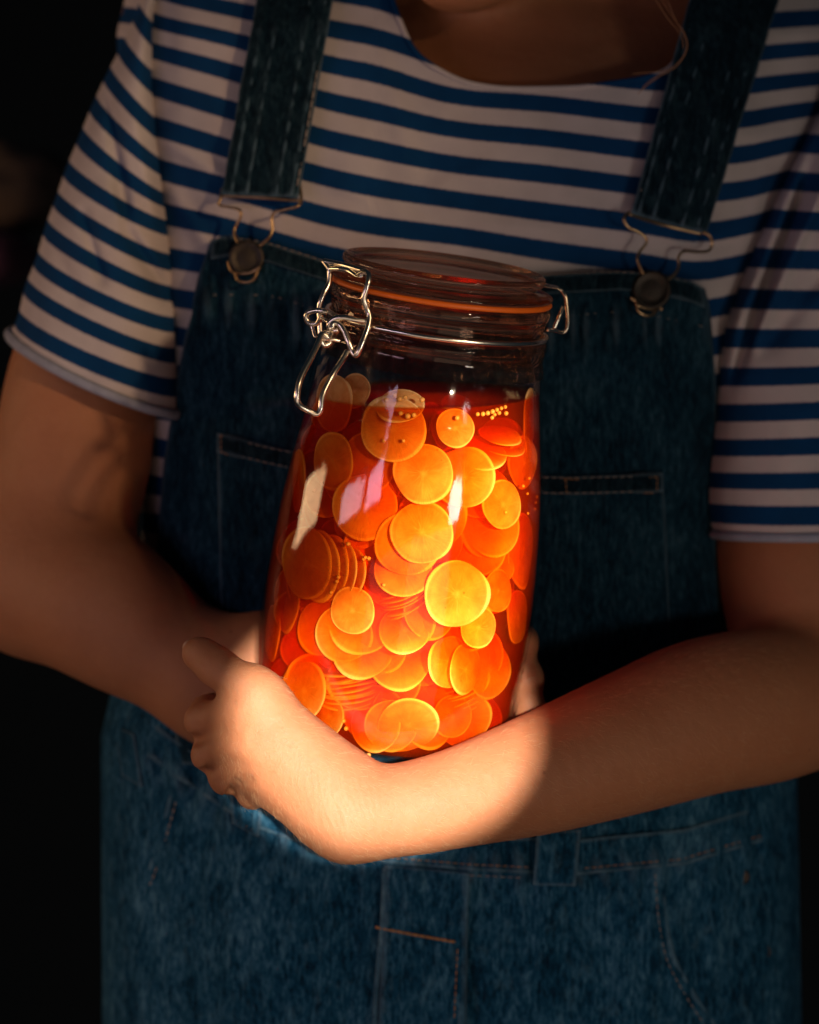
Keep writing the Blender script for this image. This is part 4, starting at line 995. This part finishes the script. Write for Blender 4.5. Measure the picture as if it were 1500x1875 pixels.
for i, (px, py, rx, ry, ins, lb) in enumerate(FR):
    p = on_wall(px, py, ins / 1000); R = max(rx, ry) * kf(p.y); view = (Vector((0, -D, 0)) - p).normalized(); q_ = MJI @ p
    side = 1 if q_.x > 0 else -1; ct = min(rx, ry) / max(rx, ry); an = math.acos(min(1, ct))
    if rx < ry: axr = Vector((0, 0, 1)); ang = side * an          # turned towards its wall
    else: axr = Vector((1, 0, 0)); ang = an if py > 1290 else -an         # tilted to show its upper face
    nrm = Matrix.Rotation(ang, 3, axr) @ view
    nrm = nrm * .55 + (MJ.to_3x3() @ Vector((q_.x, q_.y, 0)).normalized()) * .45 if an < .45 else nrm * .8 + (MJ.to_3x3() @ Vector((q_.x, q_.y, 0)).normalized()) * .2
    place_slice(p, nrm, R, lb, k_=i)
# stacks seen on edge
SX_ = [(640, 1250, 62, 9, .18, 7), (830, 1275, 50, 7, .35, 6), (735, 1095, 48, 6, .45, 6)]
for ci, (px, py, R, cnt, slope, ins) in enumerate(SX_):
    for j in range(cnt):
        p = on_wall(px + j * 4 * slope, py + (j - cnt / 2) * 7, (ins + 9) / 1000 + .002); nrm = Vector((-slope + random.uniform(-.06, .06), -.30 + random.uniform(-.1, .05), 1))
        place_slice(p + Vector((0, .006, 0)), nrm, R * S, ['thin edge-on slice in the stack left above the fanned three', 'thin edge-on slice in the stack above the bottom right slice', 'thin edge-on slice above the small white-rayed slice'][ci] + ', ' + (['topmost', 'second from the top', 'third from the top', 'fourth from the top', 'fifth from the top', 'sixth from the top', 'seventh from the top', 'eighth from the top', 'lowest'][j] if j < cnt - 1 else 'lowest'), ['edge-on slices at lower left', 'edge-on slices at lower right', 'edge-on slices in the fan'][ci])
# a second layer just behind the front one
rs = random.Random(9)
for row in range(10):
    for j in range(6):
        px = 555 + 62 * j + (31 if row % 2 else 0) + rs.uniform(-14, 14) + (1350 - 760 - row * 62) * -.0 + row * -0.0; py = 770 + row * 60 + rs.uniform(-14, 14)
        px += (1050 - py) * .13
        p = on_wall(px, py, rs.uniform(.014, .021)); q_ = MJI @ p; R = rs.uniform(.0135, .0175)
        if math.hypot(q_.x, q_.y) > .056 or q_.z < .018 or q_.z > .160: continue
        nrm = Vector((rs.uniform(-.45, .45) + q_.x * 9, -1, rs.uniform(-.5, .4)))
        place_slice(p, nrm, R, 'orange-red slice of the second layer, glowing through the gaps of the front slices', 'slices of the second layer')
# packed interior
cnt = 0; rs = random.Random(5)
for lay in range(13):
    h = .016 + lay * .0125
    for j in range(7):
        a = rs.uniform(0, 6.283) + j * .9; rr = .012 + .036 * ((j + rs.random()) / 7); R = rs.uniform(.0135, .0175); q_ = Vector((rr * math.cos(a), rr * math.sin(a), h + rs.uniform(-.004, .004)))
        p = MJ @ q_
        if q_.y < -.028: continue
        nrm = Vector((rs.uniform(-.9, .9), -1 + rs.uniform(0, .5), rs.uniform(-.7, .9)))
        place_slice(p, nrm, R, 'reddened slice deep inside the jar, seen only between the front slices', 'slices deep inside the jar'); cnt += 1
ORD = ['first', 'second', 'third', 'fourth', 'fifth', 'sixth', 'seventh', 'eighth', 'ninth', 'tenth', 'eleventh', 'twelfth']
# --- mustard seeds
bm = bmesh.new(); bmesh.ops.create_icosphere(bm, subdivisions=2, radius=1)
for v in bm.verts: v.co *= 1 + .05 * noise.noise(v.co * 2)
sme = bpy.data.meshes.new('mustard_seed'); bm.to_mesh(sme); bm.free(); sme.materials.append(M['seed']); sme.polygons.foreach_set('use_smooth', [True] * len(sme.polygons))
def seed(px, py, lb, grp, ins=3.0, r=4.6):
    p = on_wall(px, py, ins / 1000); q_ = MJI @ p; lim = r_in(q_.z) - .0022; rd = math.hypot(q_.x, q_.y)
    if rd > lim: p = MJ @ Vector((q_.x * lim / rd, q_.y * lim / rd, q_.z))      # never outside the glass
    o = bpy.data.objects.new('mustard_seed', sme); C.objects.link(o); rr = r * S * random.uniform(.85, 1.12)
    o.matrix_world = Matrix.Translation(p) @ Matrix.Diagonal((rr, rr * .95, rr, 1)); tag(o, lb, 'seed', grp)
c2 = lambda x, y: (450 + x / 2.5, 680 + y / 2.5); c3 = lambda x, y: (450 + x / 2.5, 1040 + y / 2.5)
for n_i, (x, y) in enumerate([(1062, 190), (1086, 189), (1108, 185), (1130, 178), (1150, 170), (1170, 163), (1188, 157)]): seed(*c2(x, y + 6), ORD[n_i] + ' seed from the left in the row at the brine line on the right', 'seeds in the row at the brine line', 2.5, 4.2)
for x, y, lb in [(1140, 192, 'seed just under the middle of the row at the brine line'), (1128, 206, 'lowest seed hanging beneath the row at the brine line'), (1192, 186, 'seed below the right end of the row at the brine line'), (1160, 184, 'seed under the fifth of the row at the brine line')]: seed(*c2(x, y + 6), lb, 'seeds under the row at the brine line', 2.5, 4)
for x, y in [(682, 108), (645, 128), (705, 126), (730, 118), (808, 130)]: seed(*c2(x, y), 'mustard seed lying on the slice tip that breaks the surface', 'seeds on the surface slice', 5)
for x, y in [(710, 192), (742, 205), (770, 200)]: seed(*c2(x, y), 'mustard seed of the three at the top edge of the large upper slice', 'three seeds on the upper slice', 3, 5.2)
for x, y in [(632, 318), (722, 318)]: seed(*c2(x, y), 'mustard seed of the two low on the large upper slice', 'two seeds low on the upper slice', 3, 3.6)
seed(*c2(968, 213), 'single mustard seed in front of the curled red slice', None, 3, 5)
for x, y in [(470, 790), (548, 853), (563, 856), (540, 860)]: seed(*c2(x, y), 'mustard seed right of the tall left stack, above the slices', 'seeds beside the left stack', 3.5, 4)
for x, y in [(425, 942), (418, 962), (632, 978), (392, 1012)]: seed(*c2(x, y), 'mustard seed lodged low between the left stack and the small round slice', 'seeds below the left stack', 3.5, 4)
for x, y in [(1270, 525), (1290, 560), (1328, 600), (1292, 650), (1298, 490), (1345, 575), (1325, 630)]: seed(*c2(x, y), 'small red-tinted seed by the right wall beside the small oval slice', 'seeds by the right wall', 3, 3)
for x, y in [(312, 545), (326, 660), (1190, 645)]: seed(*c2(x, y), 'red-tinted seed stuck between the darker slices in the upper half of the jar', 'scattered seeds in the upper half', 4, 3.6)
for x, y in [(460, 735), (563, 857), (905, 845), (448, 700), (1100, 800)]: seed(*c3(x, y), 'mustard seed resting near the floor of the jar', 'seeds at the jar floor', 4, 4.2)
# ------------------------------------------------------------------ BACKGROUND
def quad(name, pts, mat, kind):
    o = mesh_obj(name, pts, [(0, 1, 2, 3)], mat, smooth=False); tag(o, kind=kind); return o
quad('backdrop', [Vector((-3, 1.6, -2)), Vector((3, 1.6, -2)), Vector((3, 1.6, 2)), Vector((-3, 1.6, 2))], M['wall'], 'structure')
def lump(name, px, py, y, rx, rz, mat, label):
    bm = bmesh.new(); bmesh.ops.create_icosphere(bm, subdivisions=4, radius=1); c = P(px, py, y); k_ = kf(y)
    for v in bm.verts: v.co = c + Vector((v.co.x * rx * k_, v.co.y * .06, v.co.z * rz * k_)) * (1 + .12 * noise.noise(v.co * 2.2 + c))
    me = bpy.data.meshes.new(name); bm.to_mesh(me); bm.free(); me.materials.append(mat); me.polygons.foreach_set('use_smooth', [True] * len(me.polygons))
    o = bpy.data.objects.new(name, me); C.objects.link(o); tag(o, label, 'cloth')
lump('cloth_bundle', 10, 345, .75, 130, 85, M['brown'], 'blurred dim brown shape in the dark left of the sleeve, the upper one')
lump('cloth_bundle', -10, 470, .70, 75, 55, M['purple'], 'blurred purplish shape in the dark beside the sleeve, below the brown one')
# ------------------------------------------------------------------ turn the whole place so that z is gravity
bpy.context.view_layer.update()
RX = Matrix.Rotation(R_(-PITCH), 4, 'X')
for o in list(SC.objects):
    if o.parent is None: o.matrix_world = RX @ o.matrix_world
